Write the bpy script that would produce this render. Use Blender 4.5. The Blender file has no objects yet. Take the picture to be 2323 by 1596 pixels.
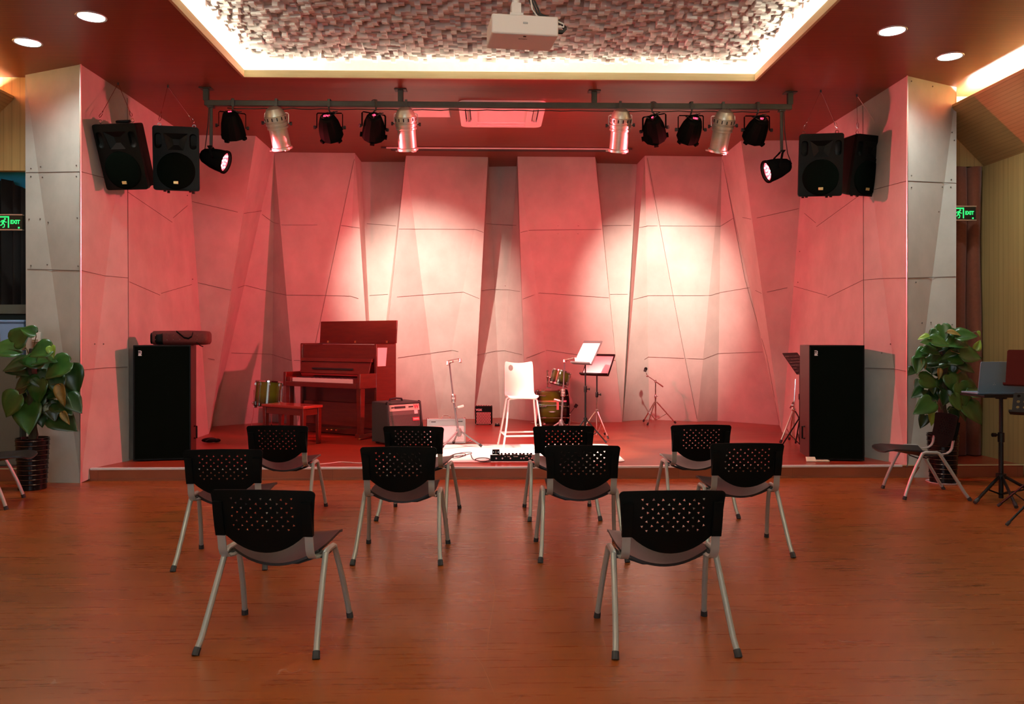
# A music-hall stage: folded concrete panels, red light, piano, drums, amps and rows of black chairs.
import bpy, bmesh, math, random
from mathutils import Vector, Matrix, Euler
from mathutils.geometry import delaunay_2d_cdt
random.seed(11)
PI = math.pi
SC = bpy.context.scene
COL = SC.collection

# ------------------------------------------------------------------ survey of the room from the photograph
F, HY, CX, EYE = 1880.0, 766.0, 1161.5, 1.53
TH = math.atan((1161.5 - 1115.0) / F)
def _ray(px, py):
    u = (px - CX) / F; v = (HY - py) / F
    return Vector((math.sin(TH) + u * math.cos(TH), math.cos(TH) - u * math.sin(TH), v))
def G(px, py, z):                       # the point of height z seen at a pixel
    d = _ray(px, py); t = (z - EYE) / d.z
    return Vector((d.x * t, d.y * t, z))
def V(px, py, y):                       # the point at distance y into the room seen at a pixel
    d = _ray(px, py); t = y / d.y
    return Vector((d.x * t, y, EYE + d.z * t))
CEIL, STG = 4.41, 0.13

# ------------------------------------------------------------------ materials
MATS = {}
def mat(name, c1, c2=None, nscale=6.0, stretch=(1, 1, 1), rough=0.5, metal=0.0, spec=0.5, bump=0.0, coat=0.0,
        emit=None, estr=0.0, rough2=None, detail=5.0, alpha=1.0, sheen=0.0):
    m = bpy.data.materials.new(name); m.use_nodes = True
    nt = m.node_tree; b = nt.nodes['Principled BSDF']
    def col(c): return (c[0], c[1], c[2], 1.0)
    b.inputs['Base Color'].default_value = col(c1)
    b.inputs['Roughness'].default_value = rough
    b.inputs['Metallic'].default_value = metal
    b.inputs['Specular IOR Level'].default_value = spec
    b.inputs['Coat Weight'].default_value = coat
    b.inputs['Coat Roughness'].default_value = 0.08
    if sheen: b.inputs['Sheen Weight'].default_value = sheen
    if emit:
        b.inputs['Emission Color'].default_value = col(emit); b.inputs['Emission Strength'].default_value = estr
    if c2 is not None or bump:
        tc = nt.nodes.new('ShaderNodeTexCoord'); mp = nt.nodes.new('ShaderNodeMapping')
        mp.inputs['Scale'].default_value = stretch
        nt.links.new(tc.outputs['Object'], mp.inputs['Vector'])
        nz = nt.nodes.new('ShaderNodeTexNoise'); nz.inputs['Scale'].default_value = nscale
        nz.inputs['Detail'].default_value = detail; nz.inputs['Roughness'].default_value = 0.6
        nt.links.new(mp.outputs['Vector'], nz.inputs['Vector'])
        if c2 is not None:
            r = nt.nodes.new('ShaderNodeValToRGB')
            r.color_ramp.elements[0].position = 0.3; r.color_ramp.elements[1].position = 0.7
            r.color_ramp.elements[0].color = col(c1); r.color_ramp.elements[1].color = col(c2)
            nt.links.new(nz.outputs['Fac'], r.inputs['Fac']); nt.links.new(r.outputs['Color'], b.inputs['Base Color'])
        if rough2 is not None:
            mr = nt.nodes.new('ShaderNodeMapRange')
            mr.inputs['To Min'].default_value = rough; mr.inputs['To Max'].default_value = rough2
            nt.links.new(nz.outputs['Fac'], mr.inputs['Value']); nt.links.new(mr.outputs['Result'], b.inputs['Roughness'])
        if bump:
            bp = nt.nodes.new('ShaderNodeBump'); bp.inputs['Strength'].default_value = bump
            bp.inputs['Distance'].default_value = 0.01
            nt.links.new(nz.outputs['Fac'], bp.inputs['Height']); nt.links.new(bp.outputs['Normal'], b.inputs['Normal'])
    MATS[name] = m
    return m

def plank_mat(name, ca, cb, cj, width, height, rough, spec=0.5, scratches=True):
    m = bpy.data.materials.new(name); m.use_nodes = True
    nt = m.node_tree; b = nt.nodes['Principled BSDF']; N = nt.nodes.new; L = nt.links.new
    tc = N('ShaderNodeTexCoord')
    br = N('ShaderNodeTexBrick'); br.inputs['Scale'].default_value = 1.0
    br.inputs['Brick Width'].default_value = width; br.inputs['Row Height'].default_value = height
    br.inputs['Mortar Size'].default_value = 0.0011; br.inputs['Mortar Smooth'].default_value = 0.3
    br.inputs['Color1'].default_value = (*ca, 1); br.inputs['Color2'].default_value = (*cb, 1); br.inputs['Mortar'].default_value = (*cj, 1)
    br.offset = 0.37; br.inputs['Bias'].default_value = 0.0
    L(tc.outputs['Object'], br.inputs['Vector'])
    mp = N('ShaderNodeMapping'); mp.inputs['Scale'].default_value = (1.2, 22, 1); L(tc.outputs['Object'], mp.inputs['Vector'])
    nz = N('ShaderNodeTexNoise'); nz.inputs['Scale'].default_value = 1.6; nz.inputs['Detail'].default_value = 4; nz.inputs['Roughness'].default_value = 0.55
    L(mp.outputs['Vector'], nz.inputs['Vector'])
    mr = N('ShaderNodeMapRange'); mr.inputs['From Min'].default_value = 0.25; mr.inputs['From Max'].default_value = 0.75
    mr.inputs['To Min'].default_value = 0.84; mr.inputs['To Max'].default_value = 1.15
    L(nz.outputs['Fac'], mr.inputs['Value'])
    mx = N('ShaderNodeMix'); mx.data_type = 'RGBA'; mx.blend_type = 'MULTIPLY'; mx.inputs['Factor'].default_value = 1.0
    L(br.outputs['Color'], mx.inputs[6]); L(mr.outputs['Result'], mx.inputs[7])
    out = mx.outputs[2]
    if scratches:                                                     # scuffs worn into the varnish
        vo = N('ShaderNodeTexVoronoi'); vo.feature = 'DISTANCE_TO_EDGE'; vo.inputs['Scale'].default_value = 0.9
        wn = N('ShaderNodeTexNoise'); wn.inputs['Scale'].default_value = 1.7; wn.inputs['Detail'].default_value = 3
        L(tc.outputs['Object'], wn.inputs['Vector'])
        ad = N('ShaderNodeVectorMath'); ad.operation = 'MULTIPLY_ADD'; ad.inputs[1].default_value = (1.1, 1.1, 0)
        L(wn.outputs['Color'], ad.inputs[0]); L(tc.outputs['Object'], ad.inputs[2]); L(ad.outputs['Vector'], vo.inputs['Vector'])
        th = N('ShaderNodeMath'); th.operation = 'LESS_THAN'; th.inputs[1].default_value = 0.0016
        L(vo.outputs['Distance'], th.inputs[0])
        pn = N('ShaderNodeTexNoise'); pn.inputs['Scale'].default_value = 2.3; L(tc.outputs['Object'], pn.inputs['Vector'])
        pt = N('ShaderNodeMath'); pt.operation = 'GREATER_THAN'; pt.inputs[1].default_value = 0.6; L(pn.outputs['Fac'], pt.inputs[0])
        ml = N('ShaderNodeMath'); ml.operation = 'MULTIPLY'; L(th.outputs[0], ml.inputs[0]); L(pt.outputs[0], ml.inputs[1])
        m2 = N('ShaderNodeMath'); m2.operation = 'MULTIPLY'; m2.inputs[1].default_value = 0.22; L(ml.outputs[0], m2.inputs[0])
        sx = N('ShaderNodeMix'); sx.data_type = 'RGBA'; sx.inputs[7].default_value = (0.62, 0.45, 0.35, 1)
        L(m2.outputs[0], sx.inputs['Factor']); L(out, sx.inputs[6]); out = sx.outputs[2]
    L(out, b.inputs['Base Color'])
    rr = N('ShaderNodeMapRange'); rr.inputs['To Min'].default_value = rough - 0.06; rr.inputs['To Max'].default_value = rough + 0.1
    L(nz.outputs['Fac'], rr.inputs['Value']); L(rr.outputs['Result'], b.inputs['Roughness'])
    b.inputs['Specular IOR Level'].default_value = spec
    MATS[name] = m
    return m

def groove_mat(name, c1, c2, axis, pitch, rough, spec=0.5, depth=0.35, stretch=(1, 1, 1), nscale=4, metal=0.0):
    """veneer with fine parallel grooves; axis = coordinate across the grooves"""
    m = mat(name, c1, c2, nscale=nscale, stretch=stretch, rough=rough, spec=spec, metal=metal)
    nt = m.node_tree; b = nt.nodes['Principled BSDF']; N = nt.nodes.new; L = nt.links.new
    tc = N('ShaderNodeTexCoord'); sp = N('ShaderNodeSeparateXYZ'); L(tc.outputs['Object'], sp.inputs[0])
    dv = N('ShaderNodeMath'); dv.operation = 'DIVIDE'; dv.inputs[1].default_value = pitch; L(sp.outputs[axis], dv.inputs[0])
    fr = N('ShaderNodeMath'); fr.operation = 'FRACT'; L(dv.outputs[0], fr.inputs[0])
    lt = N('ShaderNodeMath'); lt.operation = 'LESS_THAN'; lt.inputs[1].default_value = 0.14; L(fr.outputs[0], lt.inputs[0])
    ml = N('ShaderNodeMath'); ml.operation = 'MULTIPLY'; ml.inputs[1].default_value = depth; L(lt.outputs[0], ml.inputs[0])
    src = b.inputs['Base Color'].links[0].from_socket
    mx = N('ShaderNodeMix'); mx.data_type = 'RGBA'; mx.inputs[7].default_value = (c1[0] * .25, c1[1] * .22, c1[2] * .2, 1)
    L(ml.outputs[0], mx.inputs['Factor']); L(src, mx.inputs[6]); L(mx.outputs[2], b.inputs['Base Color'])
    return m

def burst_mat(name, mid, edge, axis, half):
    """sunburst lacquer: olive in the middle of the shell fading to black at both hoops"""
    m = mat(name, mid, rough=0.18, coat=0.6)
    nt = m.node_tree; b = nt.nodes['Principled BSDF']; N = nt.nodes.new; L = nt.links.new
    tc = N('ShaderNodeTexCoord'); sp = N('ShaderNodeSeparateXYZ'); L(tc.outputs['Object'], sp.inputs[0])
    ab = N('ShaderNodeMapRange'); ab.inputs['From Min'].default_value = half[0]; ab.inputs['From Max'].default_value = half[1]
    L(sp.outputs[axis], ab.inputs['Value'])
    r = N('ShaderNodeValToRGB'); e = r.color_ramp.elements
    e[0].position = half[2]; e[0].color = (*edge, 1); e[1].position = half[3]; e[1].color = (*mid, 1)
    if half[4]:
        x = e.new(0.48); x.color = (*mid, 1); y = e.new(0.80); y.color = (*edge, 1)
    L(ab.outputs['Result'], r.inputs['Fac']); L(r.outputs['Color'], b.inputs['Base Color'])
    return m

floor_m = plank_mat('floor laminate', (.262, .070, .013), (.222, .057, .010), (.212, .054, .010), 1.25, .125, .27, .5)
scratch_m = mat('worn varnish', (.42, .20, .11), rough=.7)
stage_m = plank_mat('stage laminate', (.28, .036, .013), (.23, .028, .010), (.10, .02, .012), 1.25, .125, .30, .55, False)
riser_m = plank_mat('riser laminate', (.26, .075, .032), (.22, .06, .026), (.08, .02, .01), 1.25, .4, .38, .4, False)
conc_m = mat('fibre cement', (.375, .365, .32), (.475, .46, .405), nscale=2.6, stretch=(1, 1, .8), rough=.78, bump=.05, detail=7, spec=.3)
seam_m = mat('seam shadow gap', (.14, .11, .09), rough=.9)
nose_m = mat('pale metal nosing', (.80, .80, .76), rough=.3, metal=.2)
trimal_m = mat('aluminium trim', (.62, .60, .55), rough=.32, metal=.9)
ceil_m = groove_mat('ceiling veneer', (.190, .034, .012), (.245, .046, .016), 1, .045, .36, .28, .40, stretch=(.5, 9, 1), nscale=2.5)
lip_m = mat('coffer lip', (.46, .38, .20), (.54, .45, .25), nscale=8, stretch=(.4, .4, 6), rough=.5)
white_m = mat('matt white', (.78, .76, .71), (.84, .82, .77), nscale=14, rough=.75)
block_m = mat('diffuser wood white', (.92, .89, .86), (.95, .92, .89), nscale=9, rough=.8)
nt = block_m.node_tree; tr = nt.nodes.new('ShaderNodeBsdfTranslucent'); tr.inputs[0].default_value = (.93, .88, .84, 1)
mx = nt.nodes.new('ShaderNodeMixShader'); mx.inputs[0].default_value = .5            # white foam lets light through
nt.links.new(nt.nodes['Principled BSDF'].outputs[0], mx.inputs[1]); nt.links.new(tr.outputs[0], mx.inputs[2]); nt.links.new(mx.outputs[0], nt.nodes['Material Output'].inputs[0])
yellow_m = groove_mat('ash veneer', (.40, .265, .10), (.47, .315, .125), 0, .09, .45, .4, .25, stretch=(14, 14, .6), nscale=2)
yellowy_m = groove_mat('ash veneer side', (.40, .265, .10), (.47, .315, .125), 1, .09, .45, .4, .25, stretch=(14, 14, .6), nscale=2)
slope_m = groove_mat('slope veneer', (.37, .235, .095), (.44, .285, .12), 0, .03, .5, .4, .35, stretch=(10, 1, 10), nscale=2)
black_m = mat('black plastic', (.002, .003, .002), (.004, .005, .004), nscale=40, rough=.45, spec=.10)
chairblk_m = mat('chair plastic black', (.0025, .003, .0025), rough=.55, spec=.06)
seat_m = mat('seat plastic', (.013, .011, .010), (.018, .015, .014), nscale=30, rough=.38, spec=.28)
leg_m = mat('satin grey tube', (.36, .40, .37), rough=.33, metal=.35)
rubber_m = mat('rubber', (.02, .02, .02), rough=.8)
chrome_m = mat('chrome', (.78, .76, .74), rough=.14, metal=1)
silver_m = mat('brushed aluminium', (.58, .62, .50), (.66, .70, .58), nscale=8, stretch=(1, 1, 20), rough=.36, metal=.65)
steel_m = mat('dark steel', (.035, .038, .035), (.05, .052, .048), nscale=9, rough=.5, metal=.2)
cast_m = mat('black cast housing', (.005, .005, .0045), rough=.9, spec=.0)
gold_m = mat('gold badge', (.75, .58, .22), rough=.35, metal=.5)
pale_m = mat('pale lettering', (.80, .80, .76), rough=.6)
cloth_m = mat('speaker cloth', (.0015, .003, .002), (.004, .006, .004), nscale=260, rough=.8, spec=.0)
cabredlit_m = mat('red-lit cabinet', (.045, .008, .006), rough=.5)  # red of the stage light put into the black cabinet's colour
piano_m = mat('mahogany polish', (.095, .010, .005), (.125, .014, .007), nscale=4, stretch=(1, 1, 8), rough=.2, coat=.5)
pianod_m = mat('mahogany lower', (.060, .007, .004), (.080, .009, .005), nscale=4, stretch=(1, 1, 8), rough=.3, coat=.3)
ivory_m = mat('ivory keys', (.82, .80, .72), rough=.3)
felt_m = mat('red felt', (.25, .012, .012), rough=.9)
brass_m = mat('brass', (.78, .55, .22), rough=.22, metal=1)
paper_m = mat('paper', (.80, .79, .75), rough=.85)
vinyl_m = mat('grey tolex', (.020, .028, .024), (.032, .042, .036), nscale=120, rough=.7)
ampgrill_m = mat('amp grille metal', (.10, .095, .085), rough=.5, metal=.3)
ampwhite_m = mat('pale amp cloth', (.74, .75, .74), (.80, .81, .80), nscale=90, rough=.8)
stoolw_m = mat('white lacquer', (.82, .80, .68), rough=.3)
stooll_m = mat('white tube', (.78, .77, .72), rough=.3)
stand_m = mat('stand black', (.007, .0075, .007), rough=.42, spec=.22)
standg_m = mat('stand grey', (.20, .20, .20), rough=.4, metal=.5)
rug_m = mat('pale rug', (.66, .63, .57), (.72, .69, .63), nscale=80, rough=.95)
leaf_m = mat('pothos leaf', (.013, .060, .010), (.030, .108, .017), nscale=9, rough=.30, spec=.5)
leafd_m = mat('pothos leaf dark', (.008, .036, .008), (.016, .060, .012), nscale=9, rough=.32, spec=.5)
leafl_m = mat('pothos leaf fresh', (.16, .30, .035), (.24, .36, .05), nscale=12, rough=.32)
leafy_m = mat('withered leaf', (.26, .16, .025), (.10, .09, .015), nscale=14, rough=.5)
stemg_m = mat('plant stem', (.06, .10, .025), (.10, .09, .03), nscale=12, rough=.6)
moss_m = mat('moss pole', (.022, .018, .010), (.040, .032, .016), nscale=30, rough=.95, bump=.5)
pot_m = mat('black glazed pot', (.006, .006, .006), rough=.16, spec=.16)
curt_m = mat('brown curtain', (.17, .045, .019), (.21, .058, .026), nscale=30, rough=.9, sheen=.15)
drape_m = mat('black drape', (.012, .009, .008), rough=.9)
blueglow_m = mat('blue glow wall', (.012, .33, .62), (.016, .38, .70), nscale=12, rough=.8)  # bluish glow in the niche put into the wall colour
olive_m = mat('olive cabinet', (.105, .10, .072), (.125, .12, .085), nscale=20, stretch=(20, 1, .6), rough=.6)
ledge_m = mat('ledge', (.07, .085, .07), rough=.55)
bluebox_m = mat('blue box', (.20, .34, .58), rough=.55)
card_m = mat('white carton', (.60, .58, .53), (.66, .64, .59), nscale=20, rough=.8)
navy_m = mat('navy print', (.015, .03, .16), rough=.7)
laptop_m = mat('laptop aluminium', (.13, .24, .33), rough=.45, metal=.1)
redstand_m = mat('dark red board', (.05, .006, .004), rough=.7, spec=.1)
cream_m = mat('cream plastic', (.72, .66, .44), rough=.5)
pink_m = mat('appliance white', (.80, .77, .73), rough=.5)
screen_m = mat('screen slot', (.04, .03, .03), rough=.6)
red_m = mat('red label', (.55, .06, .08), rough=.5)
glowred_m = mat('red led', (.3, .01, .02), emit=(1, .04, .10), estr=5.0)
glowgrn_m = mat('exit green', (.02, .3, .08), emit=(.03, 1, .22), estr=1.0)
signblk_m = mat('exit panel', (.004, .010, .006), rough=.3)
fillpane_m = mat('rear fill glow', (.8, .85, .9), emit=(.80, .92, 1), estr=2.5)  # glow of the made-up pane in the rear wall
downl_m = mat('downlight glow', (.9, .9, .9), emit=(.92, .95, 1), estr=14.0)
lens_m = mat('warm lens', (.9, .9, .8), emit=(1, .93, .75), estr=6.0)
lensred_m = mat('red lens', (.9, .1, .1), emit=(1, .05, .07), estr=5.0)
ledhot_m = mat('white-hot led', (.9, .6, .6), emit=(1, .72, .74), estr=18.0)
lensoff_m = mat('dull lens', (.10, .09, .09), rough=.15)
led_m = mat('led strip', (.9, .9, .8), emit=(1, .93, .66), estr=9.0)
olive_shell = burst_mat('sunburst shell', (.10, .21, .012), (.006, .008, .004), 2, (-.20, .20, .05, .5, False))
olive_bass = burst_mat('sunburst bass', (.085, .20, .010), (.006, .008, .004), 0, (-.22, .22, .0, .15, True))
olive_tom = burst_mat('sunburst tom', (.085, .19, .012), (.006, .008, .004), 2, (-.11, .11, .1, .55, False))

# ------------------------------------------------------------------ mesh builder
class MB:
    def __init__(s): s.bm = bmesh.new(); s.mi = 0; s.M = Matrix.Identity(4)
    def at(s, M): s.M = M; return s
    def mats(s, i): s.mi = i; return s
    def v(s, p): return s.bm.verts.new(s.M @ Vector(p))
    def f(s, vs):
        try:
            f = s.bm.faces.new(vs); f.material_index = s.mi; return f
        except ValueError: return None
    def poly(s, pts): return s.f([s.v(p) for p in pts])
    def box(s, c, d, R=None):
        c = Vector(c); R = R or Matrix.Identity(3); vs = []
        for z in (-.5, .5):
            for x, y in ((-.5, -.5), (.5, -.5), (.5, .5), (-.5, .5)):
                vs.append(s.v(c + R @ Vector((x * d[0], y * d[1], z * d[2]))))
        for q in ((3, 2, 1, 0), (4, 5, 6, 7), (0, 1, 5, 4), (1, 2, 6, 5), (2, 3, 7, 6), (3, 0, 4, 7)): s.f([vs[i] for i in q])
        return s
    def hexa(s, b, t):                       # bottom loop of 4, top loop of 4
        vs = [s.v(p) for p in list(b) + list(t)]
        for q in ((3, 2, 1, 0), (4, 5, 6, 7), (0, 1, 5, 4), (1, 2, 6, 5), (2, 3, 7, 6), (3, 0, 4, 7)): s.f([vs[i] for i in q])
        return s
    def ring(s, c, ax, up, r, n, sx=1.0, sy=1.0):
        x = up.normalized(); y = ax.normalized().cross(x)
        return [s.v(c + x * (math.cos(2 * PI * i / n) * r * sx) + y * (math.sin(2 * PI * i / n) * r * sy)) for i in range(n)]
    def skin(s, rings, caps=True, closed=False):
        n = len(rings[0]); k = len(rings)
        for a in range(k if closed else k - 1):
            A = rings[a]; B = rings[(a + 1) % k]
            for i in range(n): s.f([A[i], A[(i + 1) % n], B[(i + 1) % n], B[i]])
        if caps and not closed: s.f(rings[0][::-1]); s.f(rings[-1])
    def tube(s, pts, r, n=8, caps=True, closed=False, sx=1.0, sy=1.0, up=None):
        pts = [Vector(p) for p in pts]; k = len(pts)
        rs = r if isinstance(r, (list, tuple)) else [r] * k
        up0 = up; rings = []; prev = None
        for i in range(k):
            if closed: t = pts[(i + 1) % k] - pts[i - 1]
            else: t = pts[min(i + 1, k - 1)] - pts[max(i - 1, 0)]
            t.normalize()
            if prev is None:
                u = Vector(up0) if up0 else (Vector((0, 0, 1)) if abs(t.z) < .9 else Vector((1, 0, 0)))
            else: u = prev
            u = u - t * u.dot(t)
            if u.length < 1e-6: u = t.orthogonal()
            u.normalize(); prev = u
            rings.append(s.ring(pts[i], t, u, rs[i], n, sx, sy))
        s.skin(rings, caps, closed); return s
    def cyl(s, p0, p1, r0, r1=None, n=14, caps=True): return s.tube([p0, p1], [r0, r0 if r1 is None else r1], n, caps)
    def lathe(s, prof, n=20, c=(0, 0, 0), caps=False):
        c = Vector(c); rings = []
        for r, z in prof: rings.append([s.v(c + Vector((math.cos(2 * PI * i / n) * r, math.sin(2 * PI * i / n) * r, z))) for i in range(n)])
        for a in range(len(rings) - 1):
            for i in range(n): s.f([rings[a][i], rings[a][(i + 1) % n], rings[a + 1][(i + 1) % n], rings[a + 1][i]])
        if caps: s.f(rings[0][::-1]); s.f(rings[-1])
        return s
    def ball(s, c, r, nu=12, nv=8, sc=(1, 1, 1)):
        c = Vector(c); top = s.v(c + Vector((0, 0, r * sc[2]))); rings = []
        for j in range(1, nv):
            a = PI * j / nv
            rings.append([s.v(c + Vector((math.sin(a) * math.cos(2 * PI * i / nu) * r * sc[0], math.sin(a) * math.sin(2 * PI * i / nu) * r * sc[1], math.cos(a) * r * sc[2]))) for i in range(nu)])
        bot = s.v(c - Vector((0, 0, r * sc[2])))
        for i in range(nu): s.f([top, rings[0][i], rings[0][(i + 1) % nu]])
        for a in range(len(rings) - 1):
            for i in range(nu): s.f([rings[a][i], rings[a + 1][i], rings[a + 1][(i + 1) % nu], rings[a][(i + 1) % nu]])
        for i in range(nu): s.f([bot, rings[-1][(i + 1) % nu], rings[-1][i]])
        return s
    def sweep(s, pts, w, t, side=(1, 0, 0)):   # flat bar along a path
        pts = [Vector(p) for p in pts]; sd = Vector(side).normalized(); rings = []
        for i in range(len(pts)):
            d = (pts[min(i + 1, len(pts) - 1)] - pts[max(i - 1, 0)]).normalized()
            nn = d.cross(sd).normalized()
            rings.append([s.v(pts[i] + sd * (a * w / 2) + nn * (b * t / 2)) for a, b in ((-1, -1), (1, -1), (1, 1), (-1, 1))])
        s.skin(rings); return s
    def plate(s, outline, holes, fmap, t, step=None):
        """flat outline with real holes, laid on a curved surface fmap(u, v, offset)"""
        P = []; E = []
        for loop in [outline] + list(holes):
            b = len(P); P += [Vector(p[:2]) for p in loop]
            E += [(b + i, b + (i + 1) % len(loop)) for i in range(len(loop))]
        def inside(p, lp):
            c = False; j = len(lp) - 1
            for i in range(len(lp)):
                xi, yi = lp[i][0], lp[i][1]; xj, yj = lp[j][0], lp[j][1]
                if (yi > p[1]) != (yj > p[1]) and p[0] < (xj - xi) * (p[1] - yi) / (yj - yi) + xi: c = not c
                j = i
            return c
        if step:
            x0 = min(p[0] for p in outline); x1 = max(p[0] for p in outline); y0 = min(p[1] for p in outline); y1 = max(p[1] for p in outline)
            x = x0 + step / 2
            while x < x1:
                y = y0 + step / 2
                while y < y1:
                    if inside((x, y), outline) and not any(inside((x, y), h) for h in holes): P.append(Vector((x, y)))
                    y += step
                x += step
        r = delaunay_2d_cdt(P, E, [], 0, 1e-6)
        vc, fc = r[0], r[2]
        top = [s.v(fmap(p.x, p.y, 0.0)) for p in vc]; bot = [s.v(fmap(p.x, p.y, t)) for p in vc]
        cnt = {}
        for tri in fc:
            c = sum((vc[i] for i in tri), Vector((0, 0))) / len(tri)
            if not inside(c, outline) or any(inside(c, h) for h in holes): continue
            s.f([top[i] for i in tri]); s.f([bot[i] for i in reversed(tri)])
            for a in range(len(tri)):
                e = (tri[a], tri[(a + 1) % len(tri)]); cnt[e] = 1
        for (a, b) in list(cnt):
            if (b, a) not in cnt: s.f([top[b], top[a], bot[a], bot[b]])
        for v in [v for v in top + bot if not v.link_faces]: s.bm.verts.remove(v)
        return s
    def text(s, txt, size, M, depth=.001, bold=0.0, squash=1.0):
        cu = bpy.data.curves.new('t', 'FONT'); cu.body = txt; cu.size = size; cu.extrude = depth; cu.offset = bold
        cu.align_x = 'CENTER'; cu.align_y = 'CENTER'; cu.resolution_u = 3
        o = bpy.data.objects.new('t', cu); COL.objects.link(o)
        dg = bpy.context.evaluated_depsgraph_get(); dg.update()
        me = bpy.data.meshes.new_from_object(o.evaluated_get(dg))
        vs = [s.v(M @ Vector((v.co.x * squash, v.co.y, v.co.z))) for v in me.vertices]
        for p in me.polygons: s.f([vs[i] for i in p.vertices])
        bpy.data.objects.remove(o); bpy.data.curves.remove(cu); bpy.data.meshes.remove(me)
        return s
    def build(s, name, m, parent=None, bevel=0.0, seg=2, angle=35, normals=True, loc=None, flat=False):
        bm = s.bm
        if normals: bmesh.ops.recalc_face_normals(bm, faces=bm.faces)
        me = bpy.data.meshes.new(name); bm.to_mesh(me); bm.free()
        for x in (m if isinstance(m, (list, tuple)) else [m]): me.materials.append(x)
        if not flat:
            for p in me.polygons: p.use_smooth = True
            me.set_sharp_from_angle(angle=math.radians(angle))
        o = bpy.data.objects.new(name, me); COL.objects.link(o)
        if parent: o.parent = parent
        if loc is not None: o.location = loc
        if bevel:
            b = o.modifiers.new('edge', 'BEVEL'); b.width = bevel; b.segments = seg; b.limit_method = 'ANGLE'; b.angle_limit = math.radians(40)
        return o
def RZ(a): return Matrix.Rotation(math.radians(a), 4, 'Z')
def RX(a): return Matrix.Rotation(math.radians(a), 4, 'X')
def RY(a): return Matrix.Rotation(math.radians(a), 4, 'Y')
def T(*p): return Matrix.Translation(Vector(p[0] if len(p) == 1 else p))
def rrect(w, h, r, n=5, cx=0, cy=0):
    out = []
    for sx, sy, a0 in ((1, 1, 0), (-1, 1, 90), (-1, -1, 180), (1, -1, 270)):
        for i in range(n + 1):
            a = math.radians(a0 + 90 * i / n)
            out.append((cx + sx * (w / 2 - r) + math.cos(a) * r, cy + sy * (h / 2 - r) + math.sin(a) * r))
    return out
def circ(r, n, cx=0, cy=0, sx=1, sy=1): return [(cx + math.cos(2 * PI * i / n) * r * sx, cy + math.sin(2 * PI * i / n) * r * sy) for i in range(n)]
def tag(o, label=None, cat=None, group=None, kind=None):
    if label: o['label'] = label
    if cat: o['category'] = cat
    if group: o['group'] = group
    if kind: o['kind'] = kind
    return o
def thing(name, label, cat, loc=(0, 0, 0), rot=0, group=None):
    o = bpy.data.objects.new(name, None); COL.objects.link(o); o.empty_display_size = .1
    o.location = loc
    if isinstance(rot, Matrix): o.rotation_euler = rot.to_euler()
    else: o.rotation_euler = (0, 0, math.radians(rot))
    return tag(o, label, cat, group)
def struct(mb, name, m, **k): return tag(mb.build(name, m, **k), kind='structure')
def dup(root, label, loc, rot):
    def cp(o, par):
        c = o.copy(); COL.objects.link(c)
        if par: c.parent = par
        for ch in list(o.children): cp(ch, c)
        return c
    r = cp(root, None); r['label'] = label; r.location = loc
    if isinstance(rot, Matrix): r.rotation_euler = rot.to_euler()
    else: r.rotation_euler = (0, 0, math.radians(rot))
    return r

# ================================================================== the room
def t(px, py): return G(px, py, CEIL)
def b(px, py): return G(px, py, STG)
XL, XR, YB = -5.87, 5.87, -4.0
SY = G(1100, 1059, STG).y                         # stage front edge
m = MB(); m.box((0, 5.2, -.05), (12.4, 19.2, .1)); struct(m, 'floor', floor_m, flat=True)
m = MB(); m.box((0, (SY + 15.4) / 2, STG / 2), (11.72, 15.4 - SY, STG - .002)); stg = struct(m, 'floor_stage', stage_m, flat=True)
m = MB(); m.box((0, SY - .004, .0575), (11.70, .008, .113)); struct(m, 'trim_1', riser_m, flat=True)
m = MB(); m.box((.105, SY + .008, STG - .004), (8.80, .040, .024)); struct(m, 'trim_2', nose_m, bevel=.004)
m = MB(); m.box((5.12, SY + .008, STG + .001), (1.5, .03, .01)); m.box((-5.12, SY + .008, STG + .001), (1.5, .03, .01)); struct(m, 'trim_3', lip_m, flat=True)
m = MB(); m.box((0.1, SY - .012, .010), (8.75, .010, .020)); struct(m, 'trim_4', riser_m, flat=True)

flo = bpy.data.objects['floor']                                       # long pale scratches in the varnish
for pts in ([(1066,1470),(1080,1490),(1094,1508),(1108,1540),(1123,1577)],[(1094,1276),(1108,1292),(1118,1312),(1124,1339),(1118,1380),(1108,1440),(1104,1487)],[(1311,1297),(1330,1322),(1346,1349),(1352,1380)],
            [(974,1308),(1000,1312),(1012,1316)],[(1010,1380),(1016,1420),(1012,1452)],[(884,1232),(878,1262),(870,1282)],[(1364,1436),(1372,1460),(1376,1486)],[(915,1530),(919,1478)],[(1236,1550),(1244,1590)]):
    P = [G(x, y, 0) for x, y in pts]; m = MB(); A = []; B_ = []
    for i, p in enumerate(P):
        d = (P[min(i + 1, len(P) - 1)] - P[max(i - 1, 0)]).normalized(); n = Vector((-d.y, d.x, 0)) * (.0016 if 0 < i < len(P) - 1 else .0004); A.append(m.v(p + n + Vector((0, 0, .0008)))); B_.append(m.v(p - n + Vector((0, 0, .0008))))
    for i in range(len(P) - 1): m.f([A[i], A[i + 1], B_[i + 1], B_[i]])
    m.build('scratch', scratch_m, flo, flat=True)

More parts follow.
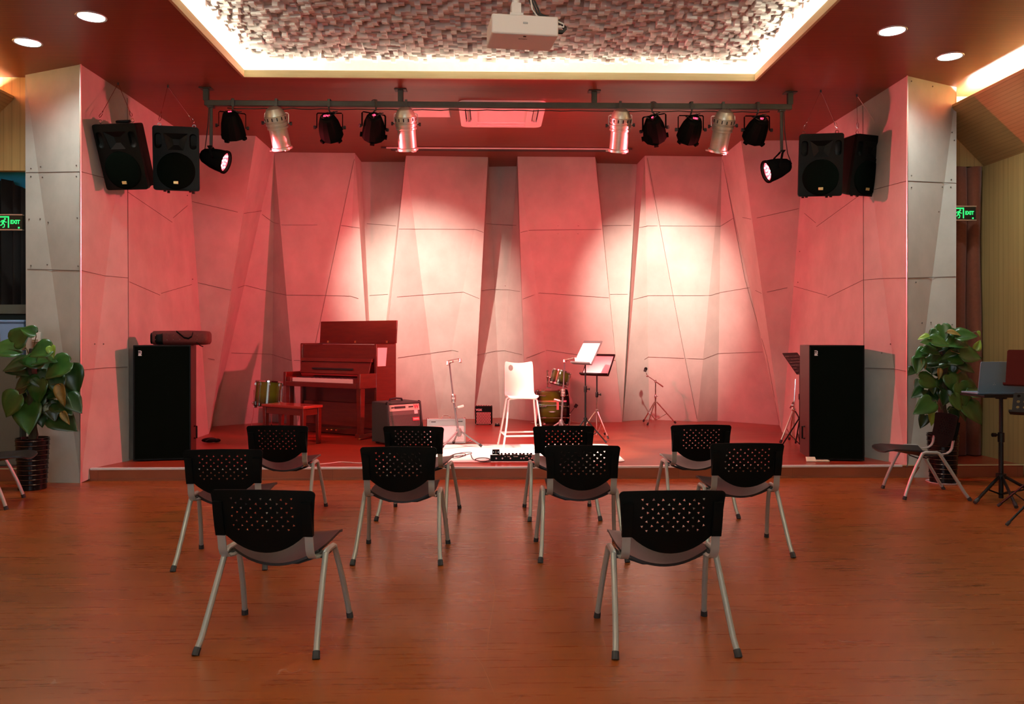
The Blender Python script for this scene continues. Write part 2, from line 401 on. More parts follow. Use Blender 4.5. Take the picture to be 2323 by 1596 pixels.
# ---- folded concrete panels: top chain on the ceiling, bottom chain on the stage
t0, t1, t2, t3, t4, t5, t6, t7 = t(183,146), t(289,215), t(424,306), t(580,308), t(622,345), t(805,347), t(820,367), t(918,367)
t8, t9, t10, t11, t12, t13, t14 = t(921,353), t(1107,356), t(1109,378), t(1172,377), t(1174,355), t(1350,356), t(1354,370)
t15, t16, t17, t18, t19, t20, t21 = t(1445,372), t(1463,353), t(1637,355), t(1681,319), t(1826,318), t(1957,236), t(2058,172)
b0, b1, b3, b4, b5, b6, b7, b8 = G(183,1095,0), b(293,1044), b(473,984), b(482,967), b(617,956), b(675,964), b(779,960), b(845,960)
b8b, b9, b10, b11, b12, b13, b14 = b(849,958), b(857,960), b(995,949), b(1075,950), b(1135,947), b(1193,953), b(1262,957)
b15, b15b, b16, b17, b18, b19, b20, b21, b22 = b(1411,957), b(1413,955), b(1473,951), b(1582,956), b(1628,954), b(1768,964), b(1774,980), b(1960,1036), G(2057,1082,0)
TRI = {
 'wall_left': [(t0,b0,t1),(t1,b0,b1),(t1,b1,t2),(t2,b1,b3)],
 'wall_back': [(t2,b3,t3),(t3,b3,b4),(t3,b4,t4),(t4,b4,b5),(t4,b5,b6),(t4,b6,t5),(t5,b6,b7),(t5,b7,b8),(t5,b8,t6),(t6,b8,b8b),
   (t6,b8b,t7),(t7,b8b,b9),(t7,b9,t8),(t8,b9,b10),(t8,b10,t9),(t9,b10,b11),(t9,b11,t10),(t10,b11,b12),(t10,b12,t11),(t11,b12,b13),
   (t11,b13,t12),(t12,b13,b14),(t12,b14,t13),(t13,b14,b15),(t13,b15,t14),(t14,b15,t15),(t15,b15,b15b),(t15,b15b,t16),(t16,b15b,b16),(t16,b16,b17),
   (t16,b17,t17),(t17,b17,b18),(t17,b18,b19),(t17,b19,b20),(t17,b20,t18),(t18,b20,t19)],
 'wall_right': [(t19,b20,b21),(t19,b21,t20),(t20,b21,b22),(t20,b22,t21)]}
# front faces of the two concrete piers beside the stage, with their returns
a0, d0 = t(57,170), G(60,1093,0); a1, d1 = t(2170,198), G(2168,1085,0)
TRI['column_left'] = [(a0,d0,b0),(a0,b0,t0)]
TRI['column_right'] = [(t21,b22,a1),(a1,b22,d1)]
SURF = {}
ALLT = []
for nm, tl in TRI.items():
    m = MB(); cache = {}
    def vv(p):
        k = tuple(round(c, 5) for c in p)
        if k not in cache: cache[k] = m.v(p)
        return cache[k]
    for tr in tl: m.f([vv(p) for p in tr]); ALLT.append((nm, tr))
    if nm == 'column_left':
        e, g = Vector((a0.x + .02, 9.62, CEIL)), Vector((d0.x + .02, 9.62, 0)); m.f([vv(a0), vv(e), vv(g), vv(d0)])
    if nm == 'column_right':
        e, g = Vector((a1.x - .02, 9.80, CEIL)), Vector((d1.x - .02, 9.80, 0)); m.f([vv(a1), vv(d1), vv(g), vv(e)])
    SURF[nm] = struct(m, nm, conc_m, normals=False, flat=True)
# shadow-gap seams between the panels
from mathutils.geometry import intersect_ray_tri
EYEP = Vector((0, 0, EYE))
def hit(px, py):
    d = _ray(px, py); best = None
    for nm, tr in ALLT:
        h = intersect_ray_tri(tr[0], tr[1], tr[2], d, EYEP, True)
        if h and (best is None or h.y < best[0].y): best = (h, nm)
    return best
SEAMS = [
 [(62,610),(183,613)],[(184,613),(237,625),(290,630)],[(294,639),(363,669)],[(366,665),(449,641),(524,658),(556,647)],[(557,647),(620,663),(650,669),(740,670),(795,671),(829,682)],
 [(838,670),(880,667)],[(886,674),(1051,662),(1087,677)],[(1092,659),(1117,656),(1153,657),(1180,661)],[(1186,678),(1224,664),(1381,675)],[(1384,667),(1424,667)],
 [(1437,679),(1470,670),(1611,670),(1634,663),(1700,652),(1727,665),(1801,649),(1876,670)],[(1878,674),(1957,635),(2005,631),(2057,630)],[(2059,630),(2168,627)],
 [(59,391),(182,389)],[(184,389),(251,407),(288,427)],[(291,436),(391,504)],[(393,494),(436,457),(553,484),(594,478)],[(595,486),(619,504),(640,510),(720,510)],
 [(774,511),(816,517)],[(832,507),(898,512)],[(905,519),(1078,520),(1097,527)],[(1103,507),(1125,509),(1171,511)],[(1181,527),(1202,522),(1364,520)],[(1367,511),(1432,511)],
 [(1450,516),(1470,512),(1634,513),(1663,495)],[(1665,489),(1704,497),(1812,473),(1850,505)],[(1852,514),(1956,438)],[(1959,436),(2057,410)],[(2059,410),(2169,415)],
 [(186,839),(237,834),(289,832)],[(458,810),(500,818)],[(525,800),(615,803),(660,817),(680,817)],[(903,811),(1026,794),(1040,797)],[(1082,805),(1123,796),(1145,795),(1184,804)],
 [(1194,812),(1241,794),(1396,817)],[(1462,815),(1471,809),(1596,814),(1629,801),(1730,798)],[(1963,834),(2027,836),(2056,842)],[(289,222),(293,1040)],[(1957,240),(1961,1032)],
 [(806,350),(722,750),(676,955)],[(1468,358),(1542,750),(1581,950)],[(1639,362),(1690,633),(1740,810),(1768,960)]]
per = {}
for sg in SEAMS:
    pts = []
    for (x0, y0), (x1, y1) in zip(sg, sg[1:]):
        n = max(2, int(math.hypot(x1 - x0, y1 - y0) / 14))
        for i in range(n + (1 if (x1, y1) == sg[-1] else 0)): pts.append((x0 + (x1 - x0) * i / n, y0 + (y1 - y0) * i / n))
    run = []; last = None
    for p in pts + [None]:
        h = hit(*p) if p else None
        if h is None or (last and h[1] != last) or (run and (h[0] - run[-1]).length > .6):
            if len(run) > 1: per.setdefault(last, []).append(run)
            run = []
        if h: run.append(h[0] * .9995 + EYEP * .0005); last = h[1]
for nm, runs in per.items():
    m = MB()
    for r in runs: m.tube(r, .0030, 4)
    m.build('panel_seam', seam_m, SURF[nm], flat=True)
for nm, p, q in (('column_left', t0, b0), ('column_right', t21, b22)):
    m = MB(); m.tube([p + Vector((0, -.004, 0)), q + Vector((0, -.004, 0))], .010, 6); m.build('corner_trim', trimal_m, SURF[nm])
# little screw heads along the panel edges
for nm in SURF:
    m = MB()
    for (sx, sy) in {'column_left': [(70,382),(92,378),(173,375),(70,400),(96,402),(173,400),(66,497),(91,496),(109,504),(175,494),(70,602),(107,600),(177,603)],
                     'column_right': [(2068,184),(2116,196),(2068,398),(2158,407),(2068,425),(2138,424),(2157,424),(2130,480),(2165,318),(2160,300),(2078,640),(2092,732),(2112,731),(2160,736)],
                     'wall_back': [(836,440),(837,497),(916,378),(907,441),(1200,443),(1214,511),(1266,512),(1312,512),(1210,530),(1266,530),(1311,530),(1221,595),(1437,378),(1395,375),(1478,358),(1124,648),(1146,648),(1153,518),(1120,518)],
                     'wall_left': [(425,443),(437,633),(235,780),(215,780)], 'wall_right': [(1814,570),(1810,640),(2000,800),(2020,780)]}[nm]:
        h = hit(sx, sy)
        if h and h[1] == nm: m.ball(h[0] * .9992 + EYEP * .0008, .008, 6, 4)
    m.build('screw_head', trimal_m if nm == 'wall_back' else seam_m, SURF[nm], flat=True)

# ---- ceiling with the coffer
HX0, HX1, HY0, HY1 = -2.75, 2.97, 1.0, t(1130, 179).y
m = MB(); z = CEIL + .02
m.box(((-6.2 + HX0) / 2, 5.6, z), (6.2 + HX0, 19.6, .04)); m.box(((6.2 + HX1) / 2, 5.6, z), (6.2 - HX1, 19.6, .04))
m.box(((HX0 + HX1) / 2, (HY1 + 15.4) / 2, z), (HX1 - HX0, 15.4 - HY1, .04)); m.box(((HX0 + HX1) / 2, (HY0 - 4.2) / 2, z), (HX1 - HX0, HY0 + 4.2, .04))
struct(m, 'ceiling', ceil_m, flat=True)
m = MB(); ZT = 4.84
for x0, x1, y0, y1, z0, z1 in ((HX0 - .32, HX0 - .30, HY0 - .3, HY1 + .3, CEIL + .04, ZT), (HX1 + .30, HX1 + .32, HY0 - .3, HY1 + .3, CEIL + .04, ZT),
                               (HX0 - .32, HX1 + .32, HY1 + .30, HY1 + .32, CEIL + .04, ZT), (HX0 - .32, HX1 + .32, HY0 - .32, HY0 - .30, CEIL + .04, ZT),
                               (HX0 - .32, HX1 + .32, HY0 - .32, HY1 + .32, ZT, ZT + .03)):
    m.box(((x0 + x1) / 2, (y0 + y1) / 2, (z0 + z1) / 2), (x1 - x0, y1 - y0, z1 - z0))
struct(m, 'ceiling_recess', white_m, flat=True)
m = MB(); w = .028; z0, z1 = CEIL - .008, CEIL + .072
for x0, x1, y0, y1 in ((HX0, HX0 + w, HY0, HY1), (HX1 - w, HX1, HY0, HY1), (HX0, HX1, HY1 - w, HY1), (HX0, HX1, HY0, HY0 + w)):
    m.box(((x0 + x1) / 2, (y0 + y1) / 2, (z0 + z1) / 2), (x1 - x0, y1 - y0, z1 - z0))
struct(m, 'trim_5', lip_m, flat=True)
m = MB(); rr = random.Random(3); cs = .050; y = 4.2
while y < HY1 - .09:
    x = HX0 + .10
    while x < HX1 - .10:
        wx = cs
        zb = 4.545 + rr.choice((0, .02, .035, .05, .065, .085)) + rr.random() * .012
        v = [m.v(p) for p in ((x, y, ZT), (x + wx, y, ZT), (x + wx, y + cs, ZT), (x, y + cs, ZT), (x, y, zb), (x + wx, y, zb), (x + wx, y + cs, zb), (x, y + cs, zb))]
        for q in ((7, 6, 5, 4), (0, 1, 5, 4), (1, 2, 6, 5), (2, 3, 7, 6), (3, 0, 4, 7)): m.f([v[i] for i in q])
        x += wx
    y += cs
struct(m, 'ceiling_diffuser', block_m, flat=True, normals=False)

# ---- sides and back of the hall
def side(name, x, s):
    m = MB(); m.box((x + s * .05, 5.6, CEIL / 2), (.1, 19.6, CEIL)); return struct(m, name, yellowy_m, flat=True)
side('wall_right_hall', XR, 1); side('wall_left_hall', XL, -1)
m = MB(); m.box((0, YB - .05, CEIL / 2), (12, .1, CEIL)); struct(m, 'wall_rear', yellow_m, flat=True)
m = MB(); m.box((-1.8, YB + .01, 2.0), (5.6, .012, 2.3)); wn = struct(m, 'rear_fill_pane', fillpane_m, flat=True)  # unseen glowing pane, added to brighten ceiling blocks, piers and projector back
for x0, z0, wx, wz in ((-1.8, .82, 5.8, .08), (-1.8, 3.18, 5.8, .08), (-4.64, 2, .08, 2.4), (1.04, 2, .08, 2.4), (-2.75, 2, .06, 2.3), (-.85, 2, .06, 2.3)):
    m = MB(); m.box((x0, YB + .03, z0), (wx, .06, wz)); m.build('rear_fill_frame', trimal_m, wn, flat=True)  # frame round the added pane
for s, nm in ((1, 'trim_6'), (-1, 'trim_7')):                        # 45 degree veneered soffits with a cove behind
    X = XR if s > 0 else -XR
    m = MB(); p = [(X, 3.575), (X - s * .595, 4.170), (X - s * .595, 4.20), (X - s * .56, 4.20), (X, 3.64)]
    y0, y1 = -3.9, 9.74 if s > 0 else 9.29
    A = [m.v((a, y0, c)) for a, c in p]; B = [m.v((a, y1, c)) for a, c in p]; m.skin([A, B]); struct(m, nm, slope_m, flat=True)
YR = 9.76
m = MB(); m.box((5.35, YR + .04, (3.575 + CEIL) / 2), (1.04, .08, CEIL - 3.575)); m.box((5.35, YR + .5, 1.8), (1.04, .06, 3.55)); struct(m, 'wall_right_back', yellow_m, flat=True)
m = MB(); m.box((XR - .012, 7.72, 1.78), (.02, .05, 3.55)); m.box((XR - .008, 8.9, .075), (.012, 1.6, .10)); struct(m, 'trim_8', yellow_m, flat=True)
# brown curtain in the doorway
m = MB(); z0, z1 = STG + .01, 3.56; rows = []
fold = [(5.22, 9.86), (5.27, 9.72), (5.31, 9.69), (5.36, 9.70), (5.385, 9.86), (5.42, 9.72), (5.50, 9.67), (5.58, 9.69), (5.645, 9.74), (5.66, 9.95), (5.675, 9.95), (5.69, 9.74), (5.74, 9.68), (5.80, 9.70), (5.845, 9.78)]
def spl(f, k=4):
    out = []
    for i in range(len(f) - 1):
        p0, p1, p2, p3 = f[max(i - 1, 0)], f[i], f[i + 1], f[min(i + 2, len(f) - 1)]
        for j in range(k):
            u = j / k; out.append(tuple(.5 * ((2 * p1[c]) + (-p0[c] + p2[c]) * u + (2 * p0[c] - 5 * p1[c] + 4 * p2[c] - p3[c]) * u * u + (-p0[c] + 3 * p1[c] - 3 * p2[c] + p3[c]) * u ** 3) for c in range(len(p1))))
    out.append(f[-1]); return out
cf = spl(fold)
for k in range(9):
    zz = z1 + (z0 - z1) * k / 8
    rows.append([m.v((x + .006 * math.sin(k * 1.3 + x * 9), y + .012 * math.sin(k * .9 + x * 14), zz)) for x, y in cf])
for a, c in zip(rows, rows[1:]):
    for i in range(len(a) - 1): m.f([a[i], a[i + 1], c[i + 1], c[i]])
cu = tag(m.build('curtain', curt_m, normals=False, angle=80), 'brown floor-length curtain hanging in the doorway beside the ash veneered wall', 'curtain')
sm = cu.modifiers.new('cloth', 'SOLIDIFY'); sm.thickness = .008

# ---- niche beside the other pier
YL = 9.30
m = MB(); zt = V(20, 387, YL).z
m.box((-5.45, YL + .04, (zt + CEIL) / 2), (.84, .08, CEIL - zt)); struct(m, 'wall_left_back', yellow_m, flat=True)
m = MB(); m.box((-5.45, YL + .62, 2.2), (.84, .05, 4.4)); struct(m, 'wall_left_niche', blueglow_m, flat=True)
zl = V(20, 691, YL).z
m = MB(); m.box((-5.45, YL + .24, zl - .05), (.84, .60, .10)); m.box((-5.45, YL + .50, (zl - .1 + 1.34) / 2), (.84, .04, zl - .1 - 1.34)); struct(m, 'trim_9', ledge_m, flat=True)
# black drape with a slanted hem, gathered in folds
m = MB(); cols = []
for i in range(37):
    u = i / 36; x = -5.80 + u * .70; y = YL + .40 + .05 * math.sin(u * 40) + .03 * math.sin(u * 17)
    top = V(57 * max(0, (x + 5.50) / .29), 418 + 22 * max(0, (x + 5.50) / .29), YL + .4).z if x > -5.5 else V(0, 418, YL + .4).z + .05
    cols.append([m.v((x, y, top + (zl + .006 - top) * k / 6)) for k in range(7)])
for a, c in zip(cols, cols[1:]):
    for k in range(6): m.f([a[k], c[k], c[k + 1], a[k + 1]])
tag(m.build('stage_drape', drape_m, normals=False, angle=80), 'black drape with a slanting top edge filling the blue niche behind the exit sign', 'curtain')
cb = thing('storage_cabinet', 'dull olive storage cabinet under the blue box and the white carton', 'cabinet', (-5.505, YL + .02, STG))
m = MB(); m.box((0, .13, .60), (.72, .50, 1.20)); m.build('body', olive_m, cb, flat=True)
for k in (-1, 1):
    m = MB(); m.box((k * .180, -.132, .60), (.352, .018, 1.17)); dr = m.build('door', olive_m, cb, bevel=.003)
    m = MB(); m.cyl((k * .04, -.165, .58), (k * .04, -.165, .70), .006); m.cyl((k * .04, -.165, .60), (k * .04, -.14, .60), .004); m.cyl((k * .04, -.165, .68), (k * .04, -.14, .68), .004); m.build('handle', trimal_m, dr)
# boxes on the cabinet
zc = STG + 1.202
p = V(40, 760, YL - .02)
bb = thing('storage_box', 'translucent blue storage box with navy letters on top of the olive cabinet', 'box', (-5.275, YL + .09, zc))
m = MB(); h = V(40, 724, YL - .05).z - zc
m.hexa([(-.125, -.14, 0), (.125, -.14, 0), (.125, .14, 0), (-.125, .14, 0)], [(-.132, -.15, h * .9), (.132, -.15, h * .9), (.132, .15, h * .9), (-.132, .15, h * .9)]); m.build('tub', bluebox_m, bb, bevel=.012)
m = MB(); m.box((0, 0, h * .9 + .018), (.28, .32, .032)); m.build('lid', bluebox_m, bb, bevel=.012)
m = MB(); m.text('ZUZA', .062, T(.052, -.1455, .095) @ RX(90), .002, .0015); m.build('lettering', navy_m, bb, flat=True)
ca = thing('carton', 'white carton with navy care symbols beside the blue storage box', 'box', (-5.575, YL + .07, zc))
h2 = V(10, 728, YL - .08).z - zc
m = MB(); m.box((0, 0, h2 / 2), (.30, .28, h2)); m.build('carton_body', card_m, ca, bevel=.004)
m = MB()
for cz in (.155, .075):                                               # printed care symbols: hands round a drop, a goblet
    for a, bq in (((-.03, -.03), (.03, -.03)), ((.03, -.03), (.03, .03)), ((.03, .03), (-.03, .03)), ((-.03, .03), (-.03, -.03))):
        m.tube([(.09 + a[0], -.1415, cz + a[1]), (.09 + bq[0], -.1415, cz + bq[1])], .0012, 4)
m.ball((.09, -.141, .170), .008, 8, 6, (1, .2, 1.3)); m.sweep([(.072, -.1415, .135), (.078, -.1415, .150), (.084, -.1415, .158)], .002, .007, (0, 1, 0)); m.sweep([(.108, -.1415, .135), (.102, -.1415, .150), (.096, -.1415, .158)], .002, .007, (0, 1, 0))
m.poly([(.072, -.1415, .092), (.108, -.1415, .092), (.100, -.1415, .076), (.080, -.1415, .076)]); m.tube([(.09, -.1415, .076), (.09, -.1415, .056)], .0025, 5); m.tube([(.078, -.1415, .055), (.102, -.1415, .055)], .0025, 5)
m.build('care_symbol', navy_m, ca, flat=True)
m = MB(); m.text('HS', .06, T(.05, -.1415, h2 - .10) @ RX(90), .001, .001); m.build('lettering', navy_m, ca, flat=True)

# ---- exit signs
def exit_sign(label, right_px, top, bot, y):
    r = V(right_px, (top + bot) / 2, y); hh = V(right_px, top, y).z - V(right_px, bot, y).z; W = .40
    s = thing('exit_sign', label, 'sign', (r.x - W / 2, y, r.z))
    m = MB(); m.box((0, 0, 0), (W, .03, hh * .86)); m.build('panel', signblk_m, s, bevel=.002)
    m = MB(); m.box((0, -.002, hh * .46), (W + .01, .04, .012)); m.box((0, -.002, -hh * .46), (W + .01, .04, .012)); m.build('frame', trimal_m, s)
    m = MB(); q = -.0165; R = RX(90)
    m.text('EXIT', .058, T(.125, q, .002) @ R, .001, .0022, .86)
    m.build('lettering', glowgrn_m, s, flat=True); m = MB()
    m.text('\u5b89\u5168\u51fa\u53e3', .046, T(-.125, q, .002) @ R, .001, .001, .82)
    m.build('lettering', glowgrn_m, s, flat=True)
    m = MB(); k = hh * .86 / .14                                      # doorway and running figure
    def bar(x0, z0, x1, z1): m.box(((x0 + x1) / 2, q, k * (z0 + z1) / 2), (abs(x1 - x0), .002, k * abs(z1 - z0)))
    bar(-.055, .047, .060, .060); bar(-.055, -.055, -.042, .060); bar(.047, -.055, .060, .060)
    def limb(a, c, w): m.sweep([(a[0], q, k * a[1]), (c[0], q, k * c[1])], .002, w, (0, 1, 0))
    m.ball((.016, q, k * .033), .010, 10, 6, (1, .12, 1))
    limb((.008, .022), (-.010, -.008), .020); limb((.004, .020), (-.020, .016), .008); limb((-.020, .016), (-.030, .000), .008); limb((.008, .016), (.020, .000), .008); limb((.020, .000), (.036, .002), .008)
    limb((-.008, -.006), (-.020, -.030), .010); limb((-.018, -.028), (-.040, -.030), .009); limb((-.006, -.008), (.012, -.024), .010); limb((.012, -.024), (.006, -.050), .009); limb((.004, -.050), (-.012, -.050), .008)
    m.build('running_figure', glowgrn_m, s, flat=True)
    m = MB(); m.box((.165, q, -hh * .33), (.018, .002, hh * .10)); m.build('charge_lamp', glowgrn_m, s, flat=True)
    m = MB(); m.box((-.05, .055, .0), (.04, .08, .04)); m.build('bracket', steel_m, s)
    return s
exit_sign('green lit exit sign hanging in front of the black drape and the blue niche', 52, 486, 523, 9.20)
exit_sign('green lit exit sign hanging in front of the brown curtain', 2212, 467, 501, 9.50)

# ---- white wall box on the pier above the plant
h = hit(85, 764)[0]
so = thing('wall_socket', 'white plastic switch box with a brown strip on the concrete pier above a potted plant', 'switch', h + Vector((0, -.018, 0)), 6)
m = MB(); m.box((0, 0, 0), (.086, .030, .100)); m.build('cover', white_m, so, bevel=.004)
m = MB(); m.box((-.008, -.0155, -.033), (.060, .003, .008)); m.build('strip', leafy_m, so)

# ---- downlights
DL = [('round downlight by the coffer corner, over the hung speakers on the piano side', 207, 38), ('round downlight over the concrete pier beside the blue niche', 63, 96),
      ('round downlight by the coffer corner, farther from the brown curtain', 2024, 70), ('round downlight over the concrete pier beside the brown curtain', 2155, 128)]
DLP = []
for lb, px, py in DL:
    p = G(px, py, CEIL); DLP.append(p)
    d = thing('downlight', lb, 'ceiling light', (p.x, p.y, CEIL - .002), 0, 'round downlights in the dark ceiling')
    m = MB(); m.lathe([(.112, -.001), (.128, -.006), (.132, -.001), (.132, .0015)], 28); m.build('trim_ring', trimal_m, d)
    m = MB(); m.lathe([(0.001, -.003), (.112, -.003)], 28); m.build('diffuser', downl_m, d, normals=False)

# ---- ceiling appliances over the stage
c4 = [t(1040,224), t(1240,229), t(1226,284), t(1045,279)]
cx = sum(p.x for p in c4) / 4; cy = sum(p.y for p in c4) / 4; aw = (c4[1].x - c4[0].x); ad = (c4[3].y - c4[0].y)
ac = thing('ceiling_air_conditioner', 'white ceiling cassette air conditioner behind the lighting bar', 'air conditioner', (cx, cy, CEIL - .001))
def fm(u, v, o): return (u, v, -.045 + o)
m = MB(); m.plate(rrect(aw, ad, .09), [rrect(aw * .60, ad * .60, .03), rrect(.075, ad * .58, .03, cx=-aw * .40), rrect(.075, ad * .58, .03, cx=aw * .40), rrect(aw * .60, .06, .02, cy=-ad * .41), rrect(aw * .60, .06, .02, cy=ad * .41)], fm, .044); m.build('casing', pink_m, ac)
m = MB(); m.box((0, 0, -.025), (aw * .60, ad * .60, .02))
m.build('intake_grille', pink_m, ac)
for k, (dx, dy, w, d) in enumerate(((-.40, 0, .075, ad * .58), (.40, 0, .075, ad * .58), (0, -.41, aw * .6, .06), (0, .41, aw * .6, .06))):
    m = MB(); R = Euler((math.radians(25) if w > .1 else 0, math.radians(30) * (1 if dx > 0 else -1) if w < .1 else 0, 0)).to_matrix()
    m.box((dx * aw, dy * ad, -.022), (w * .62 if w < .1 else w * .97, d * .97 if w < .1 else d * .6, .006), R); m.build('louvre', pink_m, ac)
m = MB(); m.box((0, 0, -.004), (aw * .92, ad * .92, .004)); m.build('dark_duct', screen_m, ac)
p0, p1 = t(930,264), t(1019,244)
m = MB(); m.box((0, 0, 0), (.60, .42, .008)); pn = tag(m.build('ceiling_access_panel', pink_m, bevel=.002, loc=((p0.x + p1.x) / 2 - .04, (p0.y + p1.y) / 2, CEIL - .005)), 'flat white access hatch in the ceiling beside the air conditioner', 'hatch')
sx0, sx1 = t(865,333), t(1435,335)
sc = thing('projection_screen', 'rolled-up projection screen in a long dark ceiling slot before the folded wall', 'screen', ((sx0.x + sx1.x) / 2, sx0.y, CEIL - .001))
w = sx1.x - sx0.x
m = MB(); m.box((0, .085, -.011), (w * .93, .15, .020)); m.build('slot', screen_m, sc)
m = MB(); m.box((0, -.015, -.015), (w * .96, .028, .022)); m.build('bottom_bar', pink_m, sc, bevel=.006)
for k in (-1, 1):
    m = MB(); m.box((k * w * .49, -.015, -.015), (w * .02, .028, .020)); m.build('end_cap', screen_m, sc, bevel=.004)

# ================================================================== the chairs
def make_chair(label, group):
    c = thing('stacking_chair', label, 'chair', (0, 0, 0), 0, group)
    # perforated back shell with a rounded bottom edge
    out = []
    for x, z in ((.243, .110), (.250, .200), (.258, .290), (.262, .318)): out.append((x, z))
    for i in range(1, 6):
        a = math.radians(90 * i / 6); out.append((.262 - .026 + .026 * math.cos(a), .318 + .026 * math.sin(a) * .9))
    top = [(.20, .3435), (.12, .3475), (0, .350)]
    out += top + [(-x, z) for x, z in reversed(out + top[:-1])]
    n = 14; bott = []
    for i in range(n + 1):
        u = -1 + 2 * i / n; bott.append((.198 * u, .012 + .090 * (abs(u) ** 2.1)))
    out += [(-.243, .104), (-.200, .104)] + bott[1:-1] + [(.200, .104), (.243, .104)]
    holes = []; rr = random.Random(5)
    for r in range(8):
        k = 7 if r % 2 == 0 else 6
        for i in range(k):
            cxx = (i - (k - 1) / 2) * .0505 + rr.uniform(-.003, .003); cz = .300 - r * .0232 + rr.uniform(-.002, .002); a0 = rr.random() * 2 * PI
            holes.append([(cxx + .0092 * math.cos(a0 + q * 2 * PI / 3), cz + .0092 * math.sin(a0 + q * 2 * PI / 3)) for q in range(3)])
    def fb(u, v, o):
        q = u / .26
        y = -.165 - .085 * (v / .35) - .014 * math.sin(PI * min(1, max(0, v / .35))) + .034 * q * q
        return (u, y + o, .455 + v * .965)
    m = MB(); m.plate(out, holes, fb, .010, .045)
    for s in (-1, 1):                                                 # thicker sleeves that take the steel bars
        A = [Vector(fb(s * .222, v, -.006)) for v in (.106, .16, .22, .285)]
        m.sweep(A, .048, .020)
    back = m.build('backrest', chairblk_m, c, angle=40)
    # seat shell
    def fs(u, v, o):
        q = max(0, 1 - (u / .228) ** 2)
        z = .456 - .074 * q * (1 - .75 * max(0, min(1, (v + .03) / .40))) - .018 * max(0, (v - .33) / .10) ** 2 + .012 * max(0, min(1, (v - .1) / .25))
        return (u, v, z + o)
    ol = []
    for i in range(19): u = -1 + 2 * i / 18; ol.append((.222 * u, -.045 + .022 * (abs(u) ** 3)))
    ol += [(.228, .05), (.228, .20), (.226, .34)] + [(.226 - .05 + .05 * math.cos(math.radians(a)), .385 + .05 * math.sin(math.radians(a))) for a in (15, 40, 65, 88)]
    ol += [(.08, .4365), (0, .4375), (-.08, .4365)] + [(-(.226 - .05 + .05 * math.cos(math.radians(a))), .385 + .05 * math.sin(math.radians(a))) for a in (88, 65, 40, 15)] + [(-.226, .34), (-.228, .20), (-.228, .05)]
    m = MB(); m.plate(ol, [], fs, -.014, .048); m.build('seat', seat_m, c, angle=50)
    for s in (-1, 1):
        pts = [fb(s * .222, v, -.002) for v in (.16, .11)] + [(s * .222, -.172, .520), (s * .222, -.166, .485), (s * .222, -.150, .455), (s * .222, -.120, .433), (s * .222, -.07, .424), (s * .222, .06, .424)]
        m = MB(); m.sweep(pts, .042, .007); m.build('back_bar', leg_m, c, angle=50)
        m = MB(); m.tube([(s * .262, -.040, .432), (s * .262, -.015, .444), (s * .262, .09, .444), (s * .262, .118, .432)], .0155, 10, sx=1, sy=1); m.build('side_rail', leg_m, c)
        m = MB(); m.box((s * .240, .035, .420), (.030, .13, .024)); m.build('joint_cover', rubber_m, c, bevel=.006)
        for pts in ([(s * .262, -.036, .436), (s * .270, -.115, .310), (s * .279, -.195, .175), (s * .287, -.252, .075), (s * .295, -.290, .022)],
                    [(s * .262, .114, .436), (s * .272, .178, .310), (s * .282, .232, .185), (s * .290, .268, .085), (s * .295, .288, .022)]):
            m = MB(); m.tube(pts, [.0155, .0155, .0155, .0155, .0155], 10); lg = m.build('leg', leg_m, c)
            e = Vector(pts[-1]); d = (e - Vector(pts[-2])).normalized()
            m = MB(); m.tube([e - d * .012, e + d * .006, (e.x + d.x * .02, e.y + d.y * .02, .001)], [.018, .0185, .019], 10); m.build('foot_cap', rubber_m, lg)
    for y in (.02, .10):
        m = MB(); m.tube([(-.256, y, .430), (-.225, y, .418), (-.17, y, .392), (-.10, y, .368), (.10, y, .368), (.17, y, .392), (.225, y, .418), (.256, y, .430)], .006, 8); m.build('crossbar', rubber_m, c)
    return c
GR = 'perforated black stacking chairs'
CH = [((-1.100, 4.300), -6.0, 'perforated black chair in the front row nearest the viewer, on the piano side'),
      ((.880, 4.237), 1.2, 'perforated black chair in the front row nearest the viewer, on the drum side'),
      ((-1.800, 5.790), 2.0, 'perforated black chair of the middle row partly hidden behind the front piano-side chair'),
      ((-.629, 5.893), -2.0, 'perforated black chair of the middle row in front of the grey bass amplifier'),
      ((.630, 5.930), 0.0, 'perforated black chair of the middle row in front of the drums and music stands'),
      ((1.810, 6.025), -1.0, 'perforated black chair of the middle row on the brown curtain side, its seat edge shining'),
      ((-1.810, 7.290), -2.0, 'perforated black chair of the last row before the stage, in front of the piano bench'),
      ((-.625, 7.206), -9.0, 'perforated black chair of the last row, turned slightly, in front of the white amplifier'),
      ((.604, 7.207), 2.0, 'perforated black chair of the last row right in front of the white bar stool'),
      ((1.790, 7.260), 1.0, 'perforated black chair of the last row in front of the chrome boom microphone stand'),
      ((4.230, 8.000), 83.0, 'black chair standing sideways between the concrete pier plant and the black tripod stand'),
      ((-4.680, 7.690), -74.0, 'black chair cut by the picture edge, sideways before the plant beside the blue niche')]
ch0 = make_chair(CH[0][2], GR); ch0.location = (*CH[0][0], 0); ch0.rotation_euler = (0, 0, math.radians(CH[0][1]))
for p, a, lb in CH[1:]: dup(ch0, lb, (*p, 0), a)

